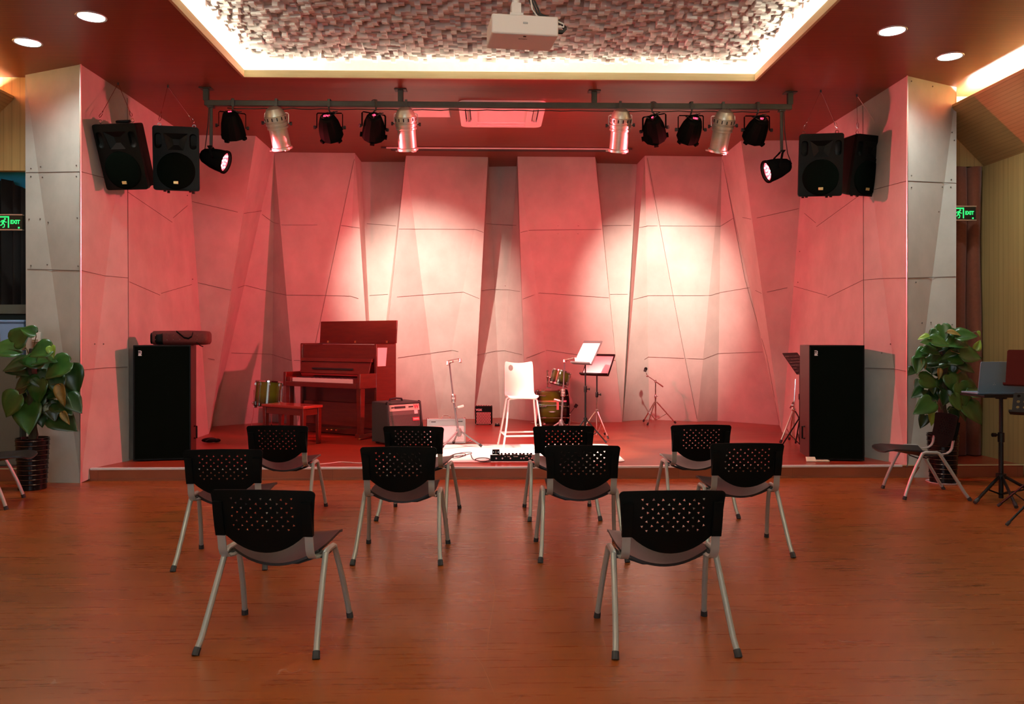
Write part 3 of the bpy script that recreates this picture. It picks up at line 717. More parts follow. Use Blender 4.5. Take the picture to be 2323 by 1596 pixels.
# ================================================================== tall floor loudspeakers
def floor_speaker(label, fl, fr, hgt, dep, tp=.03):
    fl = Vector(fl); fr = Vector(fr); W = (fr - fl).length; ang = math.degrees(math.atan2(fr.y - fl.y, fr.x - fl.x)); mid = (fl + fr) / 2
    s = thing('floor_loudspeaker', label, 'loudspeaker', (mid.x, mid.y, STG + .001), ang)
    m = MB(); m.hexa([(-W / 2, .012, .012), (W / 2, .012, .012), (W / 2 - tp, dep, .012), (-W / 2 + tp, dep, .012)], [(-W / 2, .012, hgt), (W / 2, .012, hgt), (W / 2 - tp, dep, hgt), (-W / 2 + tp, dep, hgt)]); m.build('cabinet', cabredlit_m, s, bevel=.008)
    m = MB(); fo = [(-W / 2, .012), (W / 2, .012), (W / 2, hgt), (-W / 2, hgt)]; g = .016
    m.plate(fo, [[(-W / 2 + g, .012 + g), (W / 2 - g, .012 + g), (W / 2 - g, hgt - g), (-W / 2 + g, hgt - g)]], lambda u, v, o: (u, .008 + o, v), -.012); m.build('front_frame', black_m, s, bevel=.002)
    m = MB(); m.box((0, .004, hgt / 2 + .006), (W - 2 * g, .010, hgt - .012 - 2 * g)); gr = m.build('front_grille', cloth_m, s)
    m = MB(); m.box((-W / 2 + .075, -.003, hgt - .090), (.034, .005, .066)); bd = m.build('badge', black_m, s, bevel=.002)
    m = MB(); m.text('RU', .046, T(-W / 2 + .075, -.006, hgt - .090) @ RX(90) @ RZ(90), .0006, .002); m.build('lettering', pale_m, bd, flat=True)
    for k in (-1, 1):
        m = MB(); m.tube([(k * (W / 2 - .006), .26, .36), (k * (W / 2 + .024), .27, .36), (k * (W / 2 + .024), .27, .22), (k * (W / 2 - .006), .26, .22)], .010, 6); m.build('handle', black_m, s)
        for y in (.07, dep - .08):
            m = MB(); m.cyl((k * (W / 2 - .08), y, 0), (k * (W / 2 - .08), y, .014), .022); m.build('foot', rubber_m, s)
    return s, ang, mid
fl, fr = b(302, 1047), b(433, 1043); hg = V(302, 783, fl.y).z - STG
spL, angL, midL = floor_speaker('tall black floor loudspeaker with a dark red bag lying on top', fl, fr, hg, .62)
fl, fr = b(1836, 1044), b(1961, 1046.5)
hg2 = V(1900, 783, fr.y).z - STG
spR, angR, midR = floor_speaker('tall black floor loudspeaker standing by itself near the small cream box', fl, fr, hg2, .60, .012)

# bag lying on the speaker
zt = STG + hg + .002
bg = thing('gig_bag', 'dark red studded gig bag lying on top of the tall loudspeaker', 'bag', (midL.x + .105, midL.y + .27, zt), angL - 3)
m = MB(); prof = rrect(.20, .165, .05, 5)
rings = []
for x, k in ((-.30, .80), (-.285, .95), (-.2, 1.0), (.1, 1.02), (.27, 1.0), (.315, .93), (.33, .7)):
    rings.append([m.v((x, p[0] * k * 1.25 + .02, .0825 + p[1] * k * (1 + .03 * math.sin(x * 14)))) for p in prof])
m.skin(rings); m.build('bag_body', mat('bag fabric', (.075, .008, .006), (.10, .012, .009), nscale=40, rough=.85), bg, angle=60)
m = MB(); rings = []
for x, k in ((-.318, .55), (-.312, .86), (-.24, .98), (-.175, 1.03), (-.170, .98)): rings.append([m.v((x, p[0] * k * 1.25 + .018, .078 + p[1] * k * .92)) for p in prof])
m.skin(rings); m.build('end_pocket', black_m, bg, angle=60)
m = MB(); m.sweep([(-.02, -.118, .158), (.03, -.135, .12), (.07, -.142, .085), (.12, -.142, .075), (.155, -.138, .10), (.165, -.13, .145)], .022, .004, (0, -.3, 1)); m.sweep([(.20, -.10, .035), (.25, -.16, -.005), (.285, -.158, -.02)], .02, .004, (0, 1, .3)); m.build('strap', black_m, bg)
for x in (-.25, -.12, -.05, .02, .21, .30):
    for z in (.065, .11):
        m = MB(); m.ball((x, -.122 + (.012 if abs(x) > .24 else 0), z + .004 * math.sin(x * 9)), .0065, 6, 4); m.build('stud', chrome_m, bg)

# ================================================================== hung loudspeakers
def hung_speaker(label):
    s = thing('hanging_loudspeaker', label, 'loudspeaker', (0, 0, 0), 0, 'loudspeakers hung in pairs beside the stage')
    W, H, D = .49, .71, .32
    m = MB(); f = [(-W / 2, 0), (W / 2, 0)]
    m.hexa([(-W / 2, .02, 0), (W / 2, .02, 0), (W / 2 - .09, D, .02), (-W / 2 + .09, D, .02)], [(-W / 2, .02, H), (W / 2, .02, H), (W / 2 - .09, D, H - .04), (-W / 2 + .09, D, H - .04)]); m.build('cabinet', black_m, s, bevel=.018, seg=3)
    horn = [(-.085, .445), (.085, .445), (.130, .630), (-.130, .630)]
    pl = rrect(.075, .17, .034, 5, -.185, .545); pr = rrect(.075, .17, .034, 5, .185, .545)
    m = MB()
    out = rrect(W, H, .03, 4, 0, H / 2)
    m.plate(out, [horn, pl, pr, circ(.205, 36, 0, .215)], lambda u, v, o: (u, -.010 - .012 * math.cos(u / .25 * PI / 2) + o, v), .036, .11); m.build('front_baffle', black_m, s, angle=30)
    m = MB(); A = [m.v((x, -.012, z)) for x, z in horn]; B = [m.v((x * .30, .016, .54 + (z - .54) * .35)) for x, z in horn]
    for i in range(4): m.f([A[i], A[(i + 1) % 4], B[(i + 1) % 4], B[i]])
    m.f(B); m.build('horn', black_m, s, normals=False, angle=20)
    for cxp in (-.185, .185):
        m = MB(); o = rrect(.075, .17, .034, 5, cxp, .545); A = [m.v((x, -.008, z)) for x, z in o]; B = [m.v((cxp + (x - cxp) * .8, .017, .56 + (z - .545) * .75)) for x, z in o]
        for i in range(len(o)): m.f([A[i], A[(i + 1) % len(o)], B[(i + 1) % len(o)], B[i]])
        m.f(B); m.build('port', black_m, s, normals=False, angle=40)
    m = MB(); rings = []
    for r, y in ((.204, -.012), (.200, -.024), (.19, -.029), (.13, -.036), (.06, -.040)): rings.append([m.v((math.cos(2 * PI * i / 36) * r, y, .215 + math.sin(2 * PI * i / 36) * r)) for i in range(36)])
    m.skin(rings); gr = m.build('woofer_grille', cloth_m, s, angle=50)
    m = MB(); m.box((0, -.041, .085), (.052, .010, .032)); m.build('badge', gold_m, s, bevel=.003)
    m = MB(); m.box((0, .20, H - .006), (.16, .05, .03)); m.build('top_handle', black_m, s, bevel=.01)
    for x in (-.17, .17):
        for y in (.06, .26):
            m = MB(); m.cyl((x * .8, y, -.012), (x * .8, y, .022), .016); m.build('foot', rubber_m, s)
    for k in (-1, 1):                                                 # eye bolts
        m = MB(); c = Vector((k * .185, .07, H + .020)); m.tube([c + Vector((math.cos(a) * .018, 0, math.sin(a) * .018)) for a in [2 * PI * i / 12 for i in range(12)]], .004, 6, closed=True); m.cyl((k * .185, .07, H - .01), (k * .185, .07, H + .004), .005, n=6); m.build('eye_bolt', chrome_m, s)
    return s
WL = ['twin steel wires holding the piano-side loudspeaker that is turned towards the grey pier', 'twin steel wires holding the piano-side loudspeaker next to the red lamp',
      'twin steel wires holding the curtain-side loudspeaker next to the red lamp', 'twin steel wires holding the curtain-side loudspeaker turned towards the grey pier']
HS = [('hung black loudspeaker on the piano side, turned towards the grey pier', (281, 355), 9.16, -8, 23, (268, 187)),
      ('hung black loudspeaker on the piano side, next to a glowing red lamp', (402, 362), 9.46, 10, 5, (381, 193)),
      ('hung black loudspeaker on the curtain side, next to a glowing red lamp', (1859, 376), 9.52, -9, 8, (1862, 204)),
      ('hung black loudspeaker on the curtain side, turned towards the grey pier', (1962, 377), 9.80, 20, 12, (1944, 214))]
hs0 = None
for (lb, c, y, yaw, tilt, ap), wl in zip(HS, WL):
    M = RZ(yaw) @ RX(tilt); ctr = V(c[0], c[1], y)
    if hs0 is None: hs0 = hung_speaker(lb); s = hs0
    else: s = dup(hs0, lb, (0, 0, 0), 0)
    s.location = ctr - (M @ Vector((0, .06, .35))); s.rotation_euler = M.to_euler()
    apx = t(*ap); MW = T(s.location) @ M
    w = thing('suspension_cable', wl, 'cable', (apx.x, apx.y, CEIL), 0, 'wire bridles of the hung loudspeakers')
    for k in (-1, 1):
        e = MW @ Vector((k * .185, .07, .772)) - Vector((apx.x, apx.y, CEIL)); a = Vector((k * .004, 0, -.02)); d = (e - a).normalized()
        m = MB(); m.tube([a, e - d * .085], .0032, 5); m.build('wire', chrome_m, w)
        q = d.cross(Vector((0, 1, 0))).normalized()
        m = MB(); m.tube([e - d * .09, e - d * .06 + q * .013, e - d * .012 + q * .012, e, e - d * .02 - q * .012, e - d * .06 - q * .010], .0038, 6, closed=True); m.build('snap_hook', chrome_m, w)
        m = MB(); m.tube([e - d * .12, e - d * .09], .006, 6); m.build('ferrule', chrome_m, w)
    m = MB(); m.cyl((0, 0, -.03), (0, 0, -.001), .010, n=8); m.build('ceiling_hook', steel_m, w)

# ================================================================== lighting bar and lamps
YBAR = t(1130, 205).y
bl, brr = V(465, 231.5, YBAR), V(1795, 246, YBAR); zb = (bl.z + brr.z) / 2
lb = thing('lighting_bar', 'long dark steel square bar hung under the ceiling across the stage front', 'lighting bar', ((bl.x + brr.x) / 2, YBAR, zb))
L = brr.x - bl.x
m = MB(); m.box((0, 0, 0), (L, .062, .062)); m.build('bar', steel_m, lb, bevel=.004)
for px in (468, 909, 1348, 1792):
    x = V(px, 231, YBAR).x - lb.location.x
    m = MB(); m.box((x, 0, (CEIL - zb + .031) / 2 - .0), (.062, .05, CEIL - zb - .033)); m.box((x, 0, CEIL - zb - .006), (.14, .12, .010)); m.build('hanger', steel_m, lb, bevel=.003)
def clampyoke(s, w, drop, ymat, top=0.0):
    """hook clamp on the bar and a U yoke; origin = bar centre, pivot at -drop"""
    m = MB(); m.sweep([(0, -.058, -.045), (0, -.058, .042), (0, 0, .050), (0, .058, .042), (0, .058, -.02)], .030, .008); m.tube([(0, -.058, -.045), (0, -.05, -.075), (0, 0, -.085), (0, 0, -.115)], .010, 8); m.build('clamp', steel_m, s)
    m = MB(); z0 = -.105
    m.sweep([(-w, 0, -drop), (-w, 0, z0 - .012), (-w + .012, 0, z0), (w - .012, 0, z0), (w, 0, z0 - .012), (w, 0, -drop)], .030, .006, (0, 1, 0)); m.build('yoke', ymat, s)
    for k in (-1, 1):
        m = MB(); m.cyl((k * (w - .004), 0, -drop), (k * (w + .030), 0, -drop), .008, n=8); m.cyl((k * (w + .012), 0, -drop), (k * (w + .036), 0, -drop), .021, n=8); m.build('knob', rubber_m, s)
def silver_par(label, px, lean, back, yawd):
    s = thing('silver_par_can', label, 'stage light', (V(px, 236, YBAR).x, YBAR, zb), yawd, 'silver par cans on the lighting bar')
    clampyoke(s, .135, .225, trimal_m)
    R = T(0, 0, -.225) @ RY(lean) @ RX(back)
    m = MB().at(R); m.lathe([(.001, .195), (.045, .19), (.085, .165), (.108, .125), (.116, .088), (.127, .084), (.127, .030), (.116, .026), (.116, .012), (.126, .008), (.126, -.020), (.115, -.024), (.115, -.036), (.121, -.040), (.121, -.060), (.106, -.066), (.106, -.265), (.119, -.275), (.122, -.30), (.116, -.302), (.104, -.296), (.104, -.06)], 28); b_ = m.build('can', silver_m, s, angle=28)
    m = MB().at(R)
    for i in range(14):
        a = 2 * PI * i / 14; m.box((math.cos(a) * .1255, math.sin(a) * .1255, .057), (.014, .008, .036), Euler((0, 0, a + PI / 2)).to_matrix())
    m.build('vent_slot', rubber_m, b_)
    m = MB().at(R); m.cyl((0, 0, -.07), (0, 0, -.08), .103, n=24); m.build('lens', lens_m, s)
    for a in (60, 180, 300):
        m = MB().at(R @ RZ(a)); m.box((.122, 0, -.300), (.046, .05, .012)); m.build('gel_clip', trimal_m, b_, bevel=.002)
    return s, R
SP = [('silver par can above the piano, nearest the dark end of the lighting bar', 628, -9, 24, 4), ('silver par can next to the bar hanger before the white access hatch', 921, -5, 22, 6),
      ('silver par can hanging before the end of the projection screen slot', 1407, 4, 22, -6), ('silver par can between two black lamps at the curtain end of the bar', 1640, 9, 24, -8)]
LAMPS = {}
for q in SP: LAMPS[q[1]] = silver_par(*q)
def black_par(label, px, lean, back, yawd, digits):
    s = thing('black_par_light', label, 'stage light', (V(px, 236, YBAR).x, YBAR, zb), yawd, 'black lamps on the lighting bar')
    clampyoke(s, .148, .27, cast_m)
    R = T(0, 0, -.27) @ RY(lean) @ RX(back)
    m = MB().at(R); m.lathe([(.001, .175), (.070, .172), (.086, .155), (.118, .06), (.128, .0), (.136, -.06), (.140, -.12), (.130, -.125), (.124, -.115), (.124, -.06), (.001, -.058)], 12); bd = m.build('housing', cast_m, s, angle=24)
    m = MB().at(R)
    for a in range(0, 360, 90): m.box((math.cos(math.radians(a + 45)) * .142, math.sin(math.radians(a + 45)) * .142, -.12), (.03, .05, .03), Euler((0, 0, math.radians(a + 45))).to_matrix())
    m.build('frame_lug', cast_m, bd)
    D = R @ T(0, -.094, .132) @ RX(-74 + 0)
    m = MB().at(R @ T(0, -.001, .1765)); m.box((0, 0, 0), (.10, .06, .008)); pn = m.build('control_panel', black_m, s, bevel=.002)
    m = MB(); m.text(digits, .040, R @ T(0, .002, .182), .0006, .001); m.build('display', glowred_m, pn, flat=True)
    m = MB().at(R); m.lathe([(.001, -.062), (.122, -.062)], 24); m.build('lens', lens_m if px in (748, 1567) else lensred_m, s, normals=False)
    m = MB(); m.tube([R @ Vector((.02, -.02, .172)), R @ Vector((.03, -.05, .22)), (.08, -.05, -.12), (.05, -.045, -.095)], .006, 6); m.tube([R @ Vector((-.03, -.02, .172)), R @ Vector((-.05, -.06, .22)), (-.07, -.05, -.13), (.10, -.045, -.095)], .006, 6); m.build('power_cord', rubber_m, s)
    return s, R
BP = [('black lamp beside the dark end of the bar, over the tall loudspeaker bag', 527, -14, 34, 22, '08'), ('black lamp with red digits hanging between the first two silver cans over the piano', 748, -2, 60, 0, '6741'),
      ('black lamp tilted towards the stage middle, beside the access hatch can', 848, -30, 48, 34, '58'), ('black lamp twisted sideways right after the silver can near the screen slot end', 1484, 30, 52, -38, '81'),
      ('black lamp with red digits just before the last silver can', 1567, 8, 60, 0, '188'), ('black lamp with two red digits nearest the curtain end of the bar', 1717, 6, 60, 0, '87')]
for q in BP: LAMPS[q[1]] = black_par(*q)
def end_par(label, px_pole, top, bot, ctr, sgn):
    p = V(px_pole, top, YBAR); s = thing('glowing_red_par_light', label, 'stage light', (p.x, YBAR, zb), 0, 'lit red lamps on drop arms')
    zz = lambda py: V(px_pole, py, YBAR).z - zb
    m = MB(); m.box((0, 0, (-.034 + zz(bot)) / 2), (.036, .012, abs(zz(bot)) - .034)); m.box((0, 0, -.045), (.07, .07, .02)); m.build('drop_arm', steel_m, s, bevel=.002)
    c = V(ctr[0], ctr[1], YBAR - .02); c = Vector((c.x - p.x, -.02, c.z - zb))
    R = T(c) @ RZ(-5 * sgn) @ RY(-sgn * 72) @ RX(0)
    m = MB().at(R); m.lathe([(.001, .175), (.060, .172), (.080, .15), (.112, .05), (.124, -.02), (.132, -.11), (.126, -.115), (.118, -.10), (.118, -.085), (.001, -.084)], 16); bd = m.build('housing', cast_m, s, angle=24)
    m = MB().at(R); m.lathe([(.001, -.088), (.116, -.088)], 24); ln = m.build('lens', lensred_m, s, normals=False)
    m = MB().at(R)
    for q in range(19):
        a = q * 2.4; r_ = .024 * math.sqrt(q + .2); m.ball((math.cos(a) * r_, math.sin(a) * r_, -.091), .0115, 8, 5, (1, 1, .4))
    m.build('led_cluster', ledhot_m, ln)
    m = MB().at(R); m.lathe([(.108, -.104), (.136, -.104), (.136, -.125), (.108, -.125), (.108, -.104)], 20); m.build('front_ring', cast_m, bd)
    top_ = Vector((0, 0, zz(bot) + .02))
    m = MB()
    for k in (-1, 1):
        a = c + Vector((0, k * .138, 0)); m.sweep([top_, Vector((top_.x, k * .10, top_.z - .02)), Vector((top_.x * .5 + c.x * .5, k * .138, top_.z - .06)), a], .028, .006, (1, 0, .2)); m.cyl(a - Vector((0, k * .02, 0)), a + Vector((0, k * .03, 0)), .014, n=8)
    m.build('yoke', cast_m, s)
    m = MB(); m.tube([R @ Vector((0, 0, .17)), R @ Vector((0, .05, .23)), (-sgn * .06, -.03, zz(bot) - .02), (-sgn * .03, -.02, zz((top + bot) / 2)), (-sgn * .02, -.02, -.06)], .006, 6); m.build('power_cord', rubber_m, s)
    return s, R
LAMPS['rl'] = end_par('glowing red lamp on a drop arm beside the piano-side hung loudspeakers', 479, 240, 335, (490, 361), 1)
LAMPS['rr'] = end_par('glowing red lamp on a drop arm beside the curtain-side hung loudspeakers', 1773, 255, 345, (1760, 383), -1)
cw = MB(); rr = random.Random(9); zc_ = zb - .045
pts = []
for i in range(60):
    x = bl.x + .25 + (L - .5) * i / 59; pts.append((x, YBAR + .022, zc_ - .008 * abs(math.sin(i * .9)) - .006 * rr.random()))
cw.tube(pts, .006, 6); tag(cw.build('power_cable', rubber_m), 'thin black supply cable looped along the underside of the lighting bar', 'cable')

# ================================================================== ceiling projector
pj = V(1192, 40, 5.12); pc = thing('projector', 'white projector hung upside down from the diffuser ceiling', 'projector', (pj.x, pj.y, V(1192, 62, 5.0).z), 7)
m = MB(); m.box((0, .14, .062), (.418, .28, .124)); m.build('casing', pink_m, pc, bevel=.012, seg=3)
m = MB(); m.box((0, -.0015, .072), (.030, .004, .011)); m.build('sensor', mat('sensor window', (.35, .37, .38), rough=.3), pc, bevel=.003)
m = MB(); m.box((0, .03, -.001), (.018, .012, .003)); m.build('latch', rubber_m, pc)
m = MB(); m.text('EIIMON', .016, T(-.005, .075, -.0012) @ RX(180), .0004); m.build('lettering', vinyl_m, pc, flat=True)
m = MB(); m.box((-.045, .10, .142), (.085, .08, .035)); m.box((-.045, .10, .19), (.06, .06, .07)); m.cyl((-.045, .10, .20), (-.045, .10, ZT - pc.location.z - .002), .024, n=14); m.build('ceiling_mount', pink_m, pc, bevel=.002)
m = MB()
for k, (x0, y0, z0) in enumerate(((.212, .05, .055), (.212, .05, .045), (.212, .08, .05))):
    m.tube([(x0, y0, z0), (x0 + .035, y0, z0), (x0 + .06, y0 + .02, z0 + .03), (x0 + .02, y0 + .08, .15), (.08 + .02 * k, .14, .19), (.03 + .015 * k, .12, .30), (-.01 + .01 * k, .11, .6)], .006, 6)
m.build('signal_cable', rubber_m, pc)
m = MB(); m.tube([(.212, .04, .075), (.25, .04, .075), (.255, .06, .10), (.20, .1, .14), (.12, .12, .135), (.06, .10, .20), (.05, .11, .28), (0, .10, .4)], .005, 6); m.cyl((.210, .04, .075), (.232, .04, .075), .009); m.build('white_cable', white_m, pc)

# ================================================================== piano and bench
pn = thing('upright_piano', 'glossy dark red upright piano with its top lid raised, at an angle on the stage', 'piano', (-2.425, 11.775, STG + .001), -34)
HWp = .755
for k in (-1, 1):
    m = MB(); m.box((k * (HWp - .02), .55, .66), (.04, .42, 1.30)); s_ = m.build('side_panel', piano_m, pn, bevel=.004)
    m = MB(); m.hexa([(k * HWp - .055 * (k > 0), 0, .70), (k * HWp + .055 * (k < 0), 0, .70), (k * HWp + .055 * (k < 0), .34, .70), (k * HWp - .055 * (k > 0), .34, .70)],
                     [(k * HWp - .055 * (k > 0), .012, .905), (k * HWp + .055 * (k < 0), .012, .905), (k * HWp + .055 * (k < 0), .34, .905), (k * HWp - .055 * (k > 0), .34, .905)]); m.build('arm', piano_m, pn, bevel=.006)
    m = MB(); x = k * (HWp - .06); m.hexa([(x - .034, .05, .07), (x + .034, .05, .07), (x + .034, .12, .07), (x - .034, .12, .07)], [(x - .042, .04, .70), (x + .042, .04, .70), (x + .042, .13, .70), (x - .042, .13, .70)]); m.build('leg', piano_m, pn, bevel=.004)
    m = MB(); m.box((x, .20, .052), (.09, .36, .05)); tb = m.build('toe_block', piano_m, pn, bevel=.004)
    m = MB(); m.cyl((x - .012, .05, .018), (x + .012, .05, .018), .018, n=12); m.cyl((x, .05, .018), (x, .05, .04), .008); m.build('caster', brass_m, tb)
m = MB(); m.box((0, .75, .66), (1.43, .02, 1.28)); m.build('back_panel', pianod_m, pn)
m = MB(); m.box((0, .17, .715), (1.40, .33, .03)); m.box((0, .018, .735), (1.40, .034, .07)); m.build('keybed', piano_m, pn, bevel=.004)
m = MB(); m.box((0, .375, 1.16), (1.43, .03, .29)); m.build('upper_panel', piano_m, pn, bevel=.003)
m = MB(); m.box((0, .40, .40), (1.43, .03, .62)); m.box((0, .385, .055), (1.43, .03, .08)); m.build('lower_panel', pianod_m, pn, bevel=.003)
m = MB(); m.box((0, .36, .30), (1.40, .012, .34)); m.build('kick_panel', piano_m, pn, bevel=.004)
m = MB(); m.box((0, .745, 1.315), (1.51, .03, .02)); m.box((-.735, .55, 1.312), (.05, .40, .018)); m.build('top_rail', piano_m, pn, bevel=.003)
m = MB(); R = T(0, .755, 1.322) @ RX(-4); m.at(R); m.box((.0, 0, .165), (1.53, .022, .33)); ld = m.build('lid', piano_m, pn, bevel=.004)
for x in (-.58, -.02, .60):
    m = MB(); m.box((x, .738, 1.34), (.035, .006, .034)); m.build('hinge', brass_m, ld)
m = MB(); m.hexa([(-.68, .255, .885), (.68, .255, .885), (.68, .272, .880), (-.68, .272, .880)], [(-.68, .320, 1.085), (.68, .320, 1.085), (.68, .338, 1.082), (-.68, .338, 1.082)]); fb_ = m.build('fallboard', piano_m, pn, bevel=.003)
m = MB(); m.hexa([(-.70, .285, 1.058), (.70, .285, 1.058), (.70, .345, 1.052), (-.70, .345, 1.052)], [(-.70, .305, 1.108), (.70, .305, 1.108), (.70, .350, 1.104), (-.70, .350, 1.104)]); m.build('fallboard_lip', piano_m, fb_, bevel=.004)
m = MB(); m.box((-.02, .262, .955), (.80, .022, .018), Euler((.3, 0, 0)).to_matrix()); m.build('music_ledge', rubber_m, fb_)
m = MB(); m.box((0, .262, .868), (1.30, .012, .02)); m.build('key_felt', felt_m, pn)
nk = 52; kw = 1.22 / nk
m = MB()
for i in range(nk): m.box((-.61 + kw * (i + .5), .135, .808), (kw - .0012, .16, .028))
for i in range(nk): m.box((-.61 + kw * (i + .5), .054, .795), (kw - .0012, .004, .052))
m.build('white_keys', ivory_m, pn)
m = MB()
for i in range(nk - 1):
    if (i % 7) not in (1, 4): m.box((-.61 + kw * (i + 1), .165, .828), (.010, .098, .014))
m.build('black_keys', rubber_m, pn, bevel=.001)
for k in (-1, 1):
    m = MB(); m.box((k * .655, .12, .80), (.085, .20, .07)); m.build('key_block', piano_m, pn, bevel=.004)
for x in (-.09, 0, .09):
    m = MB(); m.sweep([(x, .38, .085), (x, .30, .092), (x, .25, .088), (x, .225, .072)], .030, .010); m.ball((x, .235, .082), .020, 10, 6, (.9, 1.2, .5)); m.build('pedal', brass_m, pn)
lbp = thing('paper_notice', 'pale paper notice taped on the end of the upright piano', 'paper', pn.location + Vector((0, 0, 0)), -34)
m = MB(); m.poly([(.757, .36, 1.26), (.757, .56, 1.26), (.757, .53, 1.00), (.757, .36, 1.00)]); m.poly([(.7585, .36, 1.26), (.7585, .56, 1.26), (.7585, .53, 1.00), (.7585, .36, 1.00)]); m.build('sheet', paper_m, lbp)
bn = thing('piano_bench', 'red lacquered piano bench standing before the upright piano', 'bench', (-2.665, 11.14, STG + .001), -34)
m = MB(); m.box((0, 0, .495), (.80, .345, .035)); m.build('seat', mat('bench lacquer', (.30, .030, .018), (.36, .04, .022), nscale=4, stretch=(1, 8, 1), rough=.22, coat=.4), bn, bevel=.006)
m = MB(); m.box((0, -.145, .432), (.70, .02, .09)); m.box((0, .145, .432), (.70, .02, .09)); m.box((-.36, 0, .432), (.02, .28, .09)); m.box((.36, 0, .432), (.02, .28, .09)); m.build('apron', piano_m, bn, bevel=.003)
for x in (-.355, .355):
    for y in (-.135, .135):
        m = MB(); k = .024; q = .031; m.hexa([(x - k, y - k, 0), (x + k, y - k, 0), (x + k, y + k, 0), (x - k, y + k, 0)], [(x - q, y - q, .477), (x + q, y - q, .477), (x + q, y + q, .477), (x - q, y + q, .477)]); m.build('leg', piano_m, bn, bevel=.004)

# ================================================================== drums
def hoop(m, z, r, w=.022, th=.004):
    m.lathe([(r - th, z - w / 2), (r + th, z - w / 2), (r + th, z + w / 2), (r - th, z + w / 2), (r - th, z - w / 2)], 28)
def lugs(m, r, z0, z1, i, n, a0=0):
        a = 2 * PI * i / n + a0; c, s = math.cos(a), math.sin(a); rr_ = r + .012
        m.cyl((c * rr_, s * rr_, z0), (c * rr_, s * rr_, z1), .0035, n=6)
        for z in (z0 + .045, z1 - .045): m.box((c * (r + .008), s * (r + .008), z), (.02, .018, .035), Euler((0, 0, a)).to_matrix())
def drum(t_, r, h, shell, n, MX):
    m = MB(); m.lathe([(r, -h / 2), (r, h / 2)], 32); m.build('shell', shell, t_, normals=False).matrix_local = MX
    for z in (-h / 2, h / 2):
        m = MB(); hoop(m, z, r + .008); m.build('hoop', chrome_m, t_).matrix_local = MX
        m = MB(); m.lathe([(.001, z * 1.01), (r, z * 1.01)], 32); m.build('drum_head', paper_m, t_, normals=False).matrix_local = MX
    for i in range(n):
        m = MB(); lugs(m, r, -h / 2, h / 2, i, n, .3); m.build('lug', chrome_m, t_).matrix_local = MX
p = V(609, 895, 12.95)
ft = thing('floor_tom', 'olive sunburst floor tom on thin chrome legs behind the piano bench', 'drum', (p.x, p.y, STG + .001))
drum(ft, .200, .40, olive_shell, 8, T(0, 0, .52) @ RX(-5) @ RY(3))
for a in (215, 335, 95):
    c, s_ = math.cos(math.radians(a)), math.sin(math.radians(a))
    m = MB(); m.tube([(c * .228, s_ * .228, .60), (c * .232, s_ * .232, .24), (c * .262, s_ * .262, .10), (c * .262, s_ * .262, .012)], .006, 6); lg = m.build('leg', chrome_m, ft)
    m = MB(); m.box((c * .215, s_ * .215, .40), (.05, .03, .05), Euler((0, 0, math.radians(a))).to_matrix()); m.ball((c * .245, s_ * .245, .40), .018, 8, 6); m.build('leg_bracket', chrome_m, ft)
    m = MB(); m.cyl((c * .262, s_ * .262, 0), (c * .262, s_ * .262, .03), .010, n=8); m.build('rubber_foot', rubber_m, lg)
bx = V(1251, 920, 13.27)
bd = thing('bass_drum', 'olive sunburst bass drum lying side-on behind the white bar stool', 'drum', (bx.x, bx.y, STG + .291), 3)
MX = RY(90)
m = MB(); r, h = .268, .44; m.lathe([(r, -h / 2), (r, h / 2)], 40); m.at(Matrix.Identity(4)); o = m.build('shell', olive_bass, bd, normals=False)
for v in o.data.vertices: v.co = MX @ v.co
for z in (-h / 2 - .01, h / 2 + .01):
    m = MB().at(MX); m.lathe([(r - .006, z - .022), (r + .014, z - .022), (r + .014, z + .022), (r - .006, z + .022), (r - .006, z - .022)], 40); hp = m.build('hoop', olive_bass if z < 0 else cast_m, bd)
    m = MB().at(MX); m.lathe([(.001, z), (r - .004, z)], 40); m.build('drum_head', paper_m if z < 0 else rubber_m, bd, normals=False)
for i in range(10):
    m = MB().at(MX); a = 2 * PI * i / 10 + .2; c, s_ = math.cos(a), math.sin(a)
    if i in (3, 8): m.cyl((c * (r + .030), s_ * (r + .030), -h / 2 - .03), (c * (r + .030), s_ * (r + .030), h / 2 + .03), .004, n=6)
    for z in (-h / 2 + .075, h / 2 - .075): m.box((c * (r + .012), s_ * (r + .012), z), (.024, .022, .06), Euler((0, 0, a)).to_matrix())
    for z in (-h / 2, h / 2): m.cyl((c * (r + .026), s_ * (r + .026), z - math.copysign(.10, z)), (c * (r + .026), s_ * (r + .026), z + math.copysign(.012, z)), .0045, n=6); m.box((c * (r + .02), s_ * (r + .02), z + math.copysign(.014, z)), (.03, .03, .012), Euler((0, 0, a)).to_matrix())
    m.build('lug', chrome_m, bd)
m = MB(); m.box((.0, -.270, .05), (.33, .012, .012)); m.box((-.03, -.275, -.05), (.07, .012, .02)); m.cyl((-.08, -.275, -.05), (.03, -.275, -.05), .006, n=6); m.build('side_rail', chrome_m, bd)
m = MB(); m.box((.065, -.278, .045), (.036, .004, .13)); m.cyl((.065, -.278, .11), (.065, -.278, .15), .006, n=6); m.build('hanging_tag', mat('pink tag', (.72, .42, .36), rough=.7), bd)
for k in (-1, 1):
    m = MB(); m.tube([(-.14, k * .20, -.18), (-.20, k * .30, -.285)], .010, 6); m.tube([(-.20, k * .30, -.283), (-.30, k * .33, -.284)], .007, 6); m.build('spur', chrome_m, bd)
pe = thing('drum_pedal', 'bass drum pedal with a small beater behind the music stands', 'pedal', (bx.x + .40, bx.y - .02, STG + .001), 90)
